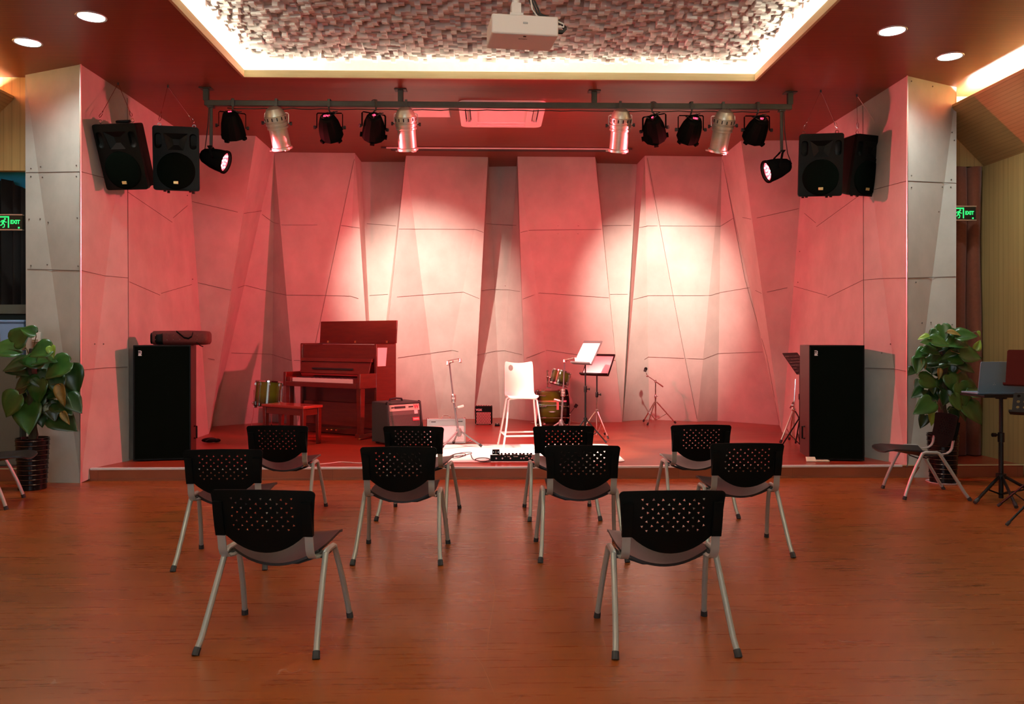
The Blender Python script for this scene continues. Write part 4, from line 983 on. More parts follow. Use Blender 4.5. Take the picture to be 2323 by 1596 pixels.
m = MB(); m.box((0, -.02, .008), (.10, .26, .014)); m.hexa([(-.035, -.14, .02), (.035, -.14, .02), (.035, .10, .07), (-.035, .10, .07)], [(-.035, -.14, .03), (.035, -.14, .03), (.035, .10, .08), (-.035, .10, .08)]); m.build('footboard', chrome_m, pe)
m = MB(); m.cyl((-.05, .11, .01), (-.05, .11, .19), .008); m.cyl((.05, .11, .01), (.05, .11, .19), .008); m.cyl((-.06, .11, .18), (.06, .11, .18), .008); m.build('post', chrome_m, pe)
m = MB(); m.cyl((0, .11, .18), (0, .02, .30), .004, n=6); m.cyl((0, .025, .285), (0, -.01, .335), .026, n=10); m.build('beater', rubber_m, pe)
tp = V(1271, 857, 13.27)
tm = thing('rack_tom', 'small olive sunburst tom tilted above the bass drum', 'drum', (tp.x, tp.y, tp.z))
drum(tm, .150, .215, olive_tom, 6, RY(16) @ RX(-6))
m = MB(); bot = STG + .291 + .300
m.tube([(-.205, 0, .10), (-.205, 0, bot - tp.z)], .013, 8); m.tube([(-.205, 0, .02), (-.15, 0, .00)], .011, 8); m.ball((-.205, 0, .02), .026, 8, 6); m.cyl((-.205, 0, .095), (-.205, 0, .125), .018, n=8); m.box((-.19, 0, bot - tp.z + .012), (.08, .06, .018)); m.build('mount_post', chrome_m, tm)

# ================================================================== amplifiers
th = 40; c_, s_ = math.cos(math.radians(th)), math.sin(math.radians(th))
P1 = b(843, 1004); D, W, H = .48, .53, .555
fl = P1 + Vector((s_ * D, -c_ * D, 0)); ce = fl + Vector((c_ * W / 2, s_ * W / 2, 0))
am = thing('bass_amplifier', 'large grey bass amplifier with a leaning front beside the piano', 'amplifier', (ce.x, ce.y, STG + .001), th)
sl = .085
m = MB(); m.hexa([(-W / 2, .03, .02), (W / 2, .03, .02), (W / 2, D, .02), (-W / 2, D, .02)], [(-W / 2, .03 + sl, H), (W / 2, .03 + sl, H), (W / 2, D, H), (-W / 2, D, H)]); m.build('cabinet', vinyl_m, am, bevel=.012)
A0 = Matrix.Rotation(-math.atan2(sl, H - .02), 4, 'X')                 # plane of the leaning front
FR = T(0, .028, .02) @ A0
m = MB().at(FR); o = [(-W / 2, 0), (W / 2, 0), (W / 2, .54), (-W / 2, .54)]; g = .024
m.plate(o, [[(-W / 2 + g, g), (W / 2 - g, g), (W / 2 - g, .54 - g), (-W / 2 + g, .54 - g)]], lambda u, v, q: (u, q, v), -.018); m.build('front_rim', vinyl_m, am, bevel=.004)
m = MB().at(FR); m.box((0, -.004, .465), (W - .06, .012, .082)); cp = m.build('control_panel', mat('panel plate', (.62, .50, .42), rough=.45), am)
m = MB().at(FR)
for i, x in enumerate((-.20, -.18, .07, .095, .12)): m.cyl((x, -.010, .47), (x, -.024, .47), .009, n=10)
m.build('knob', rubber_m, cp)
m = MB().at(FR); m.box((-.075, -.012, .470), (.17, .006, .030)); m.build('equaliser', rubber_m, cp)
m = MB().at(FR); m.text('W', .075, T(.185, -.0115, .468) @ RX(90), .001, .003); m.build('logo', red_m, cp, flat=True)
m = MB().at(FR); m.box((0, -.003, .398), (W - .06, .010, .044)); m.box((0, .002, .20), (W - .06, .008, .36)); m.build('front_grille', ampgrill_m, am)
m = MB().at(FR)
for j in range(21):
    for i in range(26): m.box((-.225 + i * .018 + (j % 2) * .009, -.003, .03 + j * .0165), (.010, .003, .009))
tag(m.build('grille_hole', rubber_m, am), kind='stuff')
m = MB().at(FR); m.box((.175, -.007, .40), (.055, .004, .050)); m.build('sticker', paper_m, am)
m = MB().at(FR); m.box((.165, -.008, .305), (.105, .008, .046)); bg_ = m.build('badge', red_m, am, bevel=.002)
m = MB().at(FR); m.text('WARWICK', .024, T(.165, -.0125, .305) @ RX(90), .0005, .0008, .72); m.build('lettering', pale_m, bg_, flat=True)
m = MB(); m.tube([(-.10, .30, H), (-.09, .30, H + .028), (0, .30, H + .038), (.09, .30, H + .028), (.10, .30, H)], .012, 8, sx=1, sy=1.4); m.build('handle', rubber_m, am)
for x in (-1, 1):
    m = MB(); m.ball((x * (W / 2 - .012), .03 + sl + .012, H - .012), .022, 8, 6); m.build('corner_cap', black_m, am)
    m = MB(); m.box((x * (W / 2 - .06), .10, .010), (.04, .04, .02)); m.box((x * (W / 2 - .06), D - .06, .010), (.04, .04, .02)); m.build('foot', rubber_m, am)
wp = b(1013, 1007)
wa = thing('guitar_amplifier', 'small white-fronted guitar amplifier leaning back beside the bass amplifier', 'amplifier', (wp.x, wp.y, STG + .001), 7)
LN = RX(-7)
m = MB().at(LN); W, H, D = .51, .335, .20; m.box((0, D / 2 + .012, H / 2 + .005), (W, D, H)); m.build('cabinet', trimal_m, wa, bevel=.012)
m = MB().at(LN); m.plate([(-W / 2, .005), (W / 2, .005), (W / 2, H), (-W / 2, H)], [rrect(W - .05, H - .055, .01, 3, 0, H / 2 + .003)], lambda u, v, q: (u, .012 + q, v), -.014); m.build('front_frame', trimal_m, wa, bevel=.003)
m = MB().at(LN); m.box((0, .006, H / 2 - .03), (W - .05, .008, H - .115)); m.build('front_cloth', ampwhite_m, wa)
m = MB().at(LN); m.box((0, .004, H - .062), (W - .05, .012, .062)); cp = m.build('control_panel', trimal_m, wa)
m = MB().at(LN); m.box((-.17, -.003, H - .042), (.06, .004, .010)); m.box((.185, -.003, H - .042), (.06, .004, .010)); m.build('slot', rubber_m, cp)
m = MB().at(LN); m.tube([(.15, .004, .075), (.17, .0015, .10), (.19, .004, .085), (.20, .0015, .11), (.215, .004, .09)], .003, 5); m.tube([(.13, .002, .055), (.18, .002, .07), (.22, .002, .06)], .002, 5); m.build('scribble', mat('pink scribble', (.75, .30, .32), rough=.7), wa)
m = MB().at(LN); m.tube([(-.06, .10, H), (-.055, .10, H + .025), (-.03, .10, H + .045), (.03, .10, H + .045), (.055, .10, H + .025), (.06, .10, H)], .008, 8); m.build('handle', chrome_m, wa)
for x in (-1, 1):
    m = MB().at(LN); m.ball((x * (W / 2 - .012), .020, H - .008), .022, 8, 6); m.ball((x * (W / 2 - .012), .020, .014), .020, 8, 6); m.build('corner_cap', chrome_m, wa)
vp = V(1097, 945, 13.35)
vx = thing('practice_amplifier', 'tiny black practice amplifier with a diamond grille at the foot of the back wall', 'amplifier', (vp.x, vp.y, STG + .001), -2)
W, H = .275, .300
m = MB(); m.box((0, .09, H / 2 + .006), (W, .17, H - .012)); m.build('cabinet', black_m, vx, bevel=.014, seg=3)
m = MB(); m.box((0, .002, .108), (W - .045, .008, .185)); gr = m.build('front_grille', mat('pale grille', (.60, .42, .36), rough=.6), vx, bevel=.002)
m = MB(); gx, gz = (W - .05) / 2, .09
for i in range(-9, 10):
    for sgn in (-1, 1):
        a = [(x, z) for x, z in ((i * .026 - sgn * .09 * .5, .018), (i * .026 + sgn * .09 * .5, .198))]
        (x0, z0), (x1, z1) = a
        if x0 > x1: (x0, z0), (x1, z1) = (x1, z1), (x0, z0)
        lo, hi = -gx, gx
        if x1 < lo or x0 > hi: continue
        k0 = max(0, (lo - x0) / (x1 - x0)); k1 = min(1, (hi - x0) / (x1 - x0))
        m.tube([(x0 + (x1 - x0) * k0, -.003, z0 + (z1 - z0) * k0), (x0 + (x1 - x0) * k1, -.003, z0 + (z1 - z0) * k1)], .0028, 4)
m.build('diamond_lattice', rubber_m, gr, flat=True)
m = MB(); m.text('VOX', .045, T(-.075, .0035, .238) @ RX(90), .001, .002); m.build('lettering', pale_m, vx, flat=True)
m = MB()
for i in range(6): m.cyl((-.10 + i * .04, .07, H - .006), (-.10 + i * .04, .07, H + .010), .012, n=10)
m.build('knob', mat('pale knob', (.62, .40, .36), rough=.4), vx)
for x in (-1, 1):
    m = MB(); m.box((x * .10, .03, .003), (.03, .03, .006)); m.build('foot', rubber_m, vx)
kp = V(1128, 962, 13.2)
kk = thing('foot_switch', 'small flat black foot switch on the stage beside the tiny practice amplifier', 'pedal', (kp.x, kp.y, STG + .001))
m = MB(); m.hexa([(-.042, -.05, 0), (.042, -.05, 0), (.042, .05, 0), (-.042, .05, 0)], [(-.036, -.045, .022), (.036, -.045, .022), (.036, .045, .034), (-.036, .045, .034)]); m.build('case', black_m, kk, bevel=.003)
m = MB(); m.cyl((0, -.01, .026), (0, -.01, .042), .010, n=10); m.build('switch', chrome_m, kk)

# ================================================================== white bar stool
st = thing('bar_stool', 'white bar stool with a shell seat and round grip hole, in the spotlight', 'stool', (.378, 10.58, STG + .0088), 6)
prof = [(-.235, .628), (-.222, .648), (-.19, .657), (-.05, .650), (.09, .645), (.15, .655), (.183, .69), (.198, .76), (.208, .87), (.222, .98), (.245, 1.085)]
acc = [0.0]
for a_, c2 in zip(prof, prof[1:]): acc.append(acc[-1] + math.hypot(c2[0] - a_[0], c2[1] - a_[1]))
def shell(u, v, o):
    i = 0
    while i < len(acc) - 2 and v > acc[i + 1]: i += 1
    k = (v - acc[i]) / (acc[i + 1] - acc[i]); y = prof[i][0] + (prof[i + 1][0] - prof[i][0]) * k; z = prof[i][1] + (prof[i + 1][1] - prof[i][1]) * k
    dy, dz = prof[i + 1][0] - prof[i][0], prof[i + 1][1] - prof[i][1]; l = math.hypot(dy, dz)
    q = (u / .2) ** 2; bk = max(0, min(1, (v - .38) / .12)); y -= .030 * q * bk; z += .012 * q * (1 - bk)
    return (u, y - dz / l * o, z + dy / l * o)
LT = acc[-1]
ol = [(-.16, 0.0), (.16, 0.0), (.192, .025), (.198, .08), (.198, .30), (.190, .42), (.188, .60), (.185, LT - .06), (.178, LT - .008), (.165, LT)] + [(x, LT - .022 * (1 - (x / .16) ** 2)) for x in (.12, .06, 0, -.06, -.12)]
ol += [(-.165, LT), (-.178, LT - .008), (-.185, LT - .06), (-.188, .60), (-.190, .42), (-.198, .30), (-.198, .08), (-.192, .025)]
m = MB(); m.plate(ol, [circ(.034, 20, -.105, LT - .085, .92, 1.15)], shell, -.013, .035); m.build('seat_shell', stoolw_m, st, angle=60)
for sx in (-1, 1):
    for y0, y1 in ((-.15, -.275), (.10, .275)):
        m = MB(); m.tube([(sx * .06, y0 * .75, .632), (sx * .155, y0, .625), (sx * .178, y0 * 1.03, .605), (sx * .215, (y0 + y1) / 2 * 1.02, .30), (sx * .262, y1, .014)], .0115, 8); lg = m.build('leg', stooll_m, st)
        m = MB(); m.cyl((sx * .262, y1, .0), (sx * .262, y1, .028), .0145, n=8); m.build('foot_cap', pale_m, lg)
m = MB(); m.tube([(-.240, -.225, .165), (.240, -.225, .165)], .0105, 8); m.tube([(-.240, .225, .165), (.240, .225, .165)], .0105, 8); m.tube([(-.240, -.225, .18), (-.240, .225, .18)], .0105, 8); m.tube([(.240, -.225, .18), (.240, .225, .18)], .0105, 8); m.build('foot_rail', stooll_m, st)

# ================================================================== stands
def tripod(par, legs, hub, foot, brace, r, mt, rub=True, a0=0, base=0.02):
    for k in range(legs):
        a = math.radians(a0 + 360 * k / legs); c, s = math.cos(a), math.sin(a)
        m = MB(); m.tube([(c * .02, s * .02, hub), (c * foot, s * foot, .016)], r, 8); lg = m.build('leg', mt, par)
        if rub: m = MB(); d = Vector((c * foot, s * foot, .016)) - Vector((c * .02, s * .02, hub)); d.normalize(); e = Vector((c * foot, s * foot, .016)); m.tube([e - d * .035, e + d * .004], r * 1.45, 8); m.build('rubber_foot', rubber_m, lg)
        if brace:
            mz = hub + (.016 - hub) * .55; m = MB(); m.tube([(c * foot * .55, s * foot * .55, mz), (c * .012, s * .012, base + .02)], r * .6, 6); m.build('brace', mt, lg)
def guitar_stand(label, px, py, Y, lean, a0, yaw):
    p = V(px, py, Y); s = thing('guitar_stand', label, 'stand', (p.x, Y, STG + (.009 if Y < 10.8 else .001)), yaw, 'tall hanging guitar stands')
    tripod(s, 3, .20, .30, False, .012, standg_m, True, a0)
    m = MB(); m.lathe([(.020, .13), (.034, .15), (.036, .21), (.022, .24)], 12, caps=True); m.build('hub', standg_m, s)
    x = lambda z: -lean * (z / 1.1)
    m = MB(); m.tube([(0, 0, .14), (x(.62), 0, .62)], .014, 10); m.tube([(x(.60), 0, .60), (x(1.0), 0, 1.0), (x(1.06), -.01, 1.06), (x(1.08) + .03, -.03, 1.085)], .010, 10); m.build('pole', standg_m, s)
    m = MB(); m.lathe([(.018, .56), (.030, .575), (.030, .66), (.018, .675)], 12, c=(x(.6), 0, 0), caps=True); m.cyl((x(.6) - .02, -.03, .62), (x(.6) + .02, -.03, .62), .012); m.build('collar', trimal_m, s)
    m = MB()
    sg = 1 if lean > 0 else -1
    m.tube([(x(.50), 0, .50), (x(.50) + sg * .05, -.01, .505)], .010, 6); m.tube([(x(.50) + sg * .045, -.01, .505), (x(.50) + sg * .125, -.02, .525)], .018, 8); m.build('cradle', trimal_m, s)
    hx = x(1.08) + .05
    m = MB(); m.tube([(x(1.08) + .02, -.03, 1.085), (hx + .01, -.06, 1.095)], .016, 8); m.tube([(hx - .065, -.10, 1.085), (hx - .055, -.06, 1.09), (hx, -.05, 1.10), (hx + .075, -.06, 1.115), (hx + .095, -.10, 1.115), (hx + .098, -.12, 1.08)], .016, 8); m.tube([(hx - .065, -.12, 1.05), (hx - .065, -.10, 1.085)], .016, 8); m.build('neck_yoke', trimal_m, s)
    return s
guitar_stand('grey guitar stand leaning a little, in front of the white guitar amplifier', 1041, 1005, 10.62, .125, -14, 0)
guitar_stand('black and silver guitar stand in front of the bass drum', 1273, 960, 11.75, -.05, 40, 0)
def desk_plate(m, w, h, perf, t_=.004):
    holes = []
    if perf == 'slot':
        for j in range(6):
            for i in range(int(w / .042)):
                holes.append(rrect(.018, .022, .008, 2, -w / 2 + .035 + i * .042, .05 + j * (h - .08) / 5.5))
    elif perf == 'round':
        for j in range(5):
            for i in range(int(w / .05)): holes.append(circ(.013, 10, -w / 2 + .04 + i * .05, .07 + j * .05))
    m.plate(rrect(w, h, .018, 4, 0, h / 2), holes, lambda u, v, o: (u, o, v), t_)
def music_stand(label, base, hz, w, h, yaw, tilt, deskm, polem, perf=None, paper=None, a0=0, hub=.34, foot=.30, chrome_low=False, group=None, z0=STG + .001, lipd=.05, legs=True):
    s = thing('music_stand', label, 'music stand', (base.x, base.y, z0), 0, group)
    lowm = chrome_m if chrome_low else polem
    tripod(s, 3, hub, foot, True, .009, lowm, True, a0)
    m = MB(); m.tube([(0, 0, .03), (0, 0, hz * .62)], .0125, 10); m.build('lower_pole', lowm, s)
    m = MB(); m.tube([(0, 0, hz * .6), (0, 0, hz - .03)], .010, 10); m.build('upper_pole', polem, s)
    m = MB(); m.lathe([(.014, hz * .59), (.021, hz * .6), (.021, hz * .66), (.014, hz * .67)], 10, caps=True); m.cyl((.01, 0, hz * .63), (.055, 0, hz * .63), .007, n=6); m.cyl((.045, 0, hz * .63), (.06, 0, hz * .63), .016, n=8); m.build('collar', polem, s)
    m = MB(); m.lathe([(.012, hub - .02), (.026, hub - .015), (.026, hub + .03), (.014, hub + .035)], 10, caps=True); m.build('hub', lowm, s)
    DM = T(0, 0, hz) @ RZ(yaw) @ RX(-tilt)
    m = MB().at(DM @ T(0, 0, -.10)); desk_plate(m, w, h, perf); dk = m.build('desk', deskm, s, angle=30)
    m = MB().at(DM @ T(0, 0, -.10)); m.box((0, -lipd / 2, .002), (w * 1.04, lipd, .004)); m.box((0, -lipd, .010), (w * 1.04, .004, .018)); m.build('lip', deskm, dk)
    m = MB().at(DM); m.cyl((-.03, .012, 0), (.03, .012, 0), .014, n=8); m.build('tilt_joint', polem, s)
    if paper:
        m = MB().at(DM @ T(0, 0, -.10))
        pw, ph = paper
        m.hexa([(-pw / 2, -.010, .006), (pw / 2, -.010, .006), (pw / 2, -.003, .006), (-pw / 2, -.003, .006)], [(-pw / 2, -.006, ph), (pw / 2, -.006, ph), (pw / 2, -.003, ph), (-pw / 2, -.003, ph)])
        pl = m.build('sheet_music', paper_m, None); pl.matrix_world = s.matrix_world.copy(); pl.location = s.location
        tag(pl, paper_label.pop(0), 'sheet music')
    return s
paper_label = ['white sheets leaning on the black music stand with the taller pole', 'white sheets leaning on the music stand with chrome tripod legs']
music_stand('tall black music stand with a silver-edged desk seen nearly edge-on', Vector((V(1328, 900, 11.08).x, 11.08, 0)), 1.13, .46, .36, -64, 28, standg_m, stand_m, None, (.42, .32), 90, .30, .30)
music_stand('music stand with dark desk and chrome tripod legs beside the stool spotlight', Vector((V(1354, 950, 11.62).x, 11.62, 0)), .955, .46, .35, -42, 30, stand_m, stand_m, None, (.42, .31), -62, .36, .27, True)
music_stand('black slotted music stand half hidden behind the lone floor loudspeaker', Vector((V(1815, 900, 10.55).x, 10.55, 0)), 1.02, .46, .33, 46, 36, stand_m, stand_m, 'slot', None, 200, .36, .30)
# chrome hardware behind the loudspeaker
hs_ = thing('cymbal_stand', 'folded chrome cymbal stand leaning behind the lone floor loudspeaker', 'stand', (V(1800, 950, 11.0).x, 10.98, STG + .001))
tripod(hs_, 3, .42, .24, True, .012, chrome_m, True, 205)
m = MB(); m.tube([(0, 0, .03), (0, 0, .55)], .014, 10); m.tube([(0, 0, .5), (.02, 0, .85)], .010, 8); m.build('pole', chrome_m, hs_)
m = MB(); m.ball((0, 0, .44), .032, 10, 8); m.ball((-.03, -.02, .50), .024, 8, 6); m.tube([(-.06, -.02, .46), (-.02, -.02, .54)], .010, 6); m.build('clamp', chrome_m, hs_)
# boom microphone stand
bm_ = thing('boom_microphone_stand', 'chrome boom microphone stand before the back wall', 'microphone stand', (V(1487, 950, 13.42).x, 13.42, STG + .001))
tripod(bm_, 3, .36, .325, True, .011, chrome_m, True, -4, .05)
m = MB(); m.tube([(0, 0, .05), (0, 0, .44)], .013, 10); m.tube([(0, 0, .42), (0, 0, .68)], .009, 10); m.build('pole', chrome_m, bm_)
m = MB(); m.lathe([(.014, .42), (.019, .43), (.019, .47), (.012, .48)], 10, caps=True); m.cyl((0, 0, .45), (.04, 0, .45), .005, n=6); m.ball((0, 0, .685), .022, 8, 6); m.cyl((0, -.02, .69), (.0, -.03, .72), .008, n=6); m.build('clutch', chrome_m, bm_)
m = MB(); m.tube([(.125, -.01, .605), (-.12, 0, .775)], .0075, 8); m.tube([(.125, -.01, .605), (.02, -.005, .678)], .012, 8); m.build('boom', chrome_m, bm_)
m = MB(); m.ball((-.135, 0, .785), .022, 8, 6); m.tube([(-.135, 0, .79), (-.152, 0, .835)], .007, 6); m.build('microphone_clip', chrome_m, bm_)
mc = thing('microphone', 'small black microphone on the tip of the boom stand', 'microphone', (bm_.location.x - .168, 13.42, STG + .87), Matrix.Rotation(.35, 4, 'Y'))
m = MB(); m.tube([(0, 0, -.022), (0, 0, .02)], [.022, .027], 10); m.build('body', rubber_m, mc)
m = MB(); m.ball((0, 0, .028), .028, 10, 8); m.build('head_grille', black_m, mc)

# ================================================================== things on the stage floor
r0, r1 = b(1419, 1047), b(1407, 1008)
m = MB(); x0, x1, y0, y1 = -.78, r0.x, r0.y - .02, 10.86
m.plate(rrect(x1 - x0, y1 - y0, .10, 5, (x0 + x1) / 2, (y0 + y1) / 2), [], lambda u, v, o: (u, v, STG + .0075 + o), -.006, .4)
tag(m.build('rug', rug_m, bevel=.002), 'pale flat rug with rounded corners at the stage edge under the bar stool', 'rug')
ZR = STG + .0085
f0, f1 = G(1116, 1046, ZR), G(1216, 1046, ZR)
fx = thing('effects_unit', 'black multi-effects pedalboard on the pale rug with knobs and rear sockets', 'effects pedal', ((f0.x + f1.x) / 2, f0.y, ZR))
W = f1.x - f0.x + .04
m = MB(); m.hexa([(-W / 2, 0, .006), (W / 2, 0, .006), (W / 2, .26, .006), (-W / 2, .26, .006)], [(-W / 2, .006, .068), (W / 2, .006, .068), (W / 2, .26, .040), (-W / 2, .26, .040)]); m.build('case', black_m, fx, bevel=.004)
m = MB()
for i in range(9):
    x = -W / 2 + .13 + i * .042
    if x < W / 2 - .03: m.cyl((x, .05, .062), (x, .05, .088), .011, n=10)
m.build('knob', rubber_m, fx)
m = MB()
for x in (-.20, -.13, -.04, .08, .11, .17, .20): 
    if abs(x) < W / 2 - .02: m.cyl((x, .004, .034), (x, -.004, .034), .009, n=10)
m.build('socket', chrome_m, fx)
for x, w in ((-.10, .012), (-.06, .03), (.02, .05), (.14, .03)):
    m = MB(); m.box((x, .002, .052), (w, .003, .005)); m.build('printing', pale_m, fx, flat=True)
m = MB()
for i in range(5): m.cyl((-W / 2 + .10 + i * .09, .20, .042), (-W / 2 + .10 + i * .09, .20, .056), .016, n=12)
m.build('foot_button', chrome_m, fx)
m = MB(); m.box((-W / 2 + .03, .13, .003), (.03, .2, .006)); m.box((W / 2 - .03, .13, .003), (.03, .2, .006)); m.build('foot', rubber_m, fx)
sb = G(1124, 1033, ZR + .07)
s2 = thing('stomp_box', 'tiny black box with a white light stripe on top of the effects pedalboard end', 'effects pedal', (f0.x + .045, f0.y + .030, ZR + .072))
m = MB(); m.box((0, .035, .027), (.082, .07, .050)); m.build('case', black_m, s2, bevel=.004)
m = MB(); m.box((0, -.001, .028), (.008, .003, .026)); m.build('stripe', pale_m, s2)
m = MB(); m.cyl((-.026, .001, .030), (-.026, -.004, .030), .006, n=8); m.cyl((.026, .001, .030), (.026, -.004, .030), .006, n=8); m.build('socket', chrome_m, s2)
def cable(name, label, pts, r, mt, z=ZR):
    P = spl([(G(x, y, z).x, G(x, y, z).y) for x, y in pts], 5); m = MB()
    m.tube([(x, y, z + r + .0008) for x, y in P], r, 6); return tag(m.build(name, mt), label, 'cable')
cable('instrument_cable', 'black instrument cable coiled beside the effects pedalboard', [(1068,1031),(1072,1041),(1082,1045),(1096,1047),(1108,1045),(1110,1041),(1098,1039),(1084,1040),(1078,1043),(1090,1047.5),(1104,1048),(1114,1046.5)], .0045, rubber_m)
cable('instrument_cable', 'thin black cable tangled in loops at the foot of the grey guitar stand', [(1018,1036),(1032,1030),(1050,1027),(1066,1026),(1070,1028),(1060,1031),(1042,1036),(1026,1034),(1040,1029),(1056,1030),(1048,1036),(1032,1039),(1024,1037),(1044,1033),(1056,1034)], .0035, rubber_m)
cable('power_lead', 'white lead running along the stage edge below the piano', [(724,1053),(745,1051.5),(770,1048.5),(790,1049),(815,1050.5),(850,1049),(900,1050)], .0045, pale_m, STG + .001)
cable('power_lead', 'white lead curling off the corner of the white guitar amplifier', [(1058,1003),(1066,997),(1070,999),(1066,1002),(1060,1003.5),(1056,1006)], .004, pale_m, STG + .001)
e0 = b(1850, 1046)
cbx = thing('adapter_box', 'small cream plastic box lying open before the lone floor loudspeaker', 'box', (e0.x - .03, e0.y - .03, STG + .001), -4)
m = MB(); m.box((.10, .03, .008), (.15, .075, .014)); m.build('base', cream_m, cbx, bevel=.003)
m = MB(); m.hexa([(-.085, -.005, .003), (.03, -.005, .003), (.03, .010, .0), (-.085, .010, .0)], [(-.082, .030, .052), (.022, .030, .052), (.022, .042, .047), (-.082, .042, .047)]); m.build('lid', cream_m, cbx, bevel=.003)
m = MB(); m.tube([(.03, -.004, .004), (.03, .012, .004)], .005, 6); m.build('hinge', trimal_m, cbx)
bb2 = b(466, 1006)
bu = thing('cloth_bundle', 'crumpled black cloth bundle on the stage behind the loudspeaker with the bag', 'bag', (bb2.x + .02, bb2.y + .10, STG + .002), 20)
m = MB(); m.ball((0, 0, .035), .06, 14, 10, (1.7, 1.1, .55)); m.ball((.09, -.02, .028), .04, 12, 8, (1.3, 1, .65)); m.build('cloth', black_m, bu)
m = MB(); m.tube([(-.05, -.06, .03), (0, -.075, .06), (.08, -.05, .055), (.13, -.03, .015)], .006, 6); m.build('cord', rubber_m, bu)

# ================================================================== potted climbing plants
def leaf(m, base, tip, size, nrm, fold=.22, droop=.18, curl=0.0):
    """heart-shaped leaf blade from its stalk joint to its tip, folded along the midrib"""
    base, tip, nrm = Vector(base), Vector(tip), Vector(nrm)
    ax = (tip - base); L = ax.length; ax.normalize(); nrm = (nrm - ax * nrm.dot(ax)).normalized(); sd = ax.cross(nrm)
    K = [(-.10, .18), (-.04, .36), (.08, .47), (.24, .50), (.42, .45), (.60, .34), (.76, .22), (.90, .09), (1.0, .0)]
    rows = []
    for k, w in K:
        x = max(k, 0) if k > 0 else 0
        row = []
        for j in (-1, -.55, 0, .55, 1):
            kk = k if j else max(k, 0)
            off = w * size * j
            h = abs(j) * w * size * fold * 2 - droop * size * (kk ** 2) - curl * size * abs(j) * w
            h += .012 * size * math.sin(kk * 17 + j * 3)
            row.append(m.v(base + ax * (kk * L) + sd * off + nrm * h))
        rows.append(row)
    for a, c in zip(rows, rows[1:]):
        for j in range(4): m.f([a[j], a[j + 1], c[j + 1], c[j]])
def plant(label, potpx, Yp, specs, polex, ytop, seed, saucer):
    rr = random.Random(seed)
    p = G(potpx[0], potpx[1], 0); p = Vector((p.x, Yp, 0)); s = thing('potted_plant', label, 'plant', (p.x, Yp, 0))
    H, R = .52, .150
    m = MB(); prof = [(.001, .004), (R * .86, .004)]
    z = .02
    for i in range(10):
        k = .86 + .16 * i / 9; prof += [(R * k, z), (R * k * 1.0, z + .030), (R * k * .985 + .008, z + .036), (R * k * .985 + .008, z + .042), (R * k, z + .047)]; z += .0485
    prof += [(R * 1.04, H), (R * .96, H), (R * .92, H - .04), (.001, H - .05)]
    m.lathe(prof, 36); pt = m.build('pot', pot_m, s, normals=False, angle=40)
    m = MB()
    for i in range(10): zz = .02 + .0485 * i + .040; k = (.86 + .16 * i / 9) * .985; m.lathe([(R * k + .0082, zz - .0016), (R * k + .0096, zz), (R * k + .0082, zz + .0016)], 36)
    m.build('rib_glint', mat('pot rib glint', (.20, .12, .08), rough=.25, metal=.6) if 'pot rib glint' not in MATS else MATS['pot rib glint'], pt, normals=False)  # highlights on the glazed ribs, put in as pale coloured rings
    if saucer:
        m = MB(); m.lathe([(.001, .001), (R * 1.04, .001), (R * 1.12, .012), (R * 1.10, .014), (R * .9, .006)], 32); m.build('saucer', pale_m, s, normals=False)
    m = MB(); m.lathe([(.001, H - .048), (R * .9, H - .045)], 24); m.build('soil', moss_m, s, normals=False)
    top = V(polex, ytop, Yp).z
    m = MB(); n = 12; m.tube([(.012 * math.sin(i), .010 * math.cos(i * 1.7), H - .05 + (top - H + .05) * i / n) for i in range(n + 1)], [.040 + .006 * math.sin(i * 2.1) for i in range(n)] + [.025], 10); m.build('moss_pole', moss_m, s)
    st_ = MB(); mbs = {'g': MB(), 'd': MB(), 'l': MB(), 'y': MB()}
    ym = sum(q[1] for q in specs) / len(specs)
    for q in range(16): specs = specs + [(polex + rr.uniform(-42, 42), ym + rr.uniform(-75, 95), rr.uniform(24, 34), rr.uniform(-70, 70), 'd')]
    for sp in specs:
        (cxp, cyp, wpx, ang, kind) = sp[:5]; face = sp[5] if len(sp) > 5 else .55
        dep = rr.uniform(-.20, -.06) if kind != 'd' else rr.uniform(-.08, .10)
        c = V(cxp, cyp, Yp + dep) - s.location
        L = wpx * Yp / F * (1.22 if kind != 'd' else 1.3); a = math.radians(ang); d = Vector((math.sin(a), rr.uniform(-.35, .0), -math.cos(a))).normalized()
        nr = Vector((rr.uniform(-.25, .25) + .25 * c.x, -1, face + rr.uniform(-.1, .25))).normalized()
        nr2 = (nr - d * nr.dot(d))
        if nr2.length < .2: nr2 = Vector((0, -1, .3))
        bs = c - d * L * .42; tp_ = c + d * L * .58
        if kind in 'yl':
            L *= .8; nm, mt = (('withered_leaf', leafy_m), ('fresh_leaf', leafl_m))[kind == 'l']
            q_ = MB(); leaf(q_, c - d * L * .42, c + d * L * .58, L * (.55 if kind == 'y' else .8), nr2, .30, .25); q_ = q_.build(nm, mt, s, normals=False, angle=80); sol = q_.modifiers.new('blade', 'SOLIDIFY'); sol.thickness = .0012
        else: leaf(mbs[kind], bs, tp_, L * rr.uniform(.84, .98), nr2, rr.uniform(.08, .22), rr.uniform(.05, .22), 0)
        zz = min(max(bs.z - rr.uniform(.05, .18), H + .02), top - .02)
        e = Vector((.02 * (1 if c.x > 0 else -1), -.02, zz)); mid = (e + bs) / 2 + Vector((0, 0, .05 + .02 * rr.random())) + Vector((0, .03, 0))
        st_.tube([e, e * .6 + mid * .4 + Vector((0, 0, .02)), mid, bs], .0042, 5)
    st_.build('stalk', stemg_m, s)
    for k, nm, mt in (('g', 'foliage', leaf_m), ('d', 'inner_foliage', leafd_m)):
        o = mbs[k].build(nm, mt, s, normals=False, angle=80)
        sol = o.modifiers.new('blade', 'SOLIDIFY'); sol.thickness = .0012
    return s
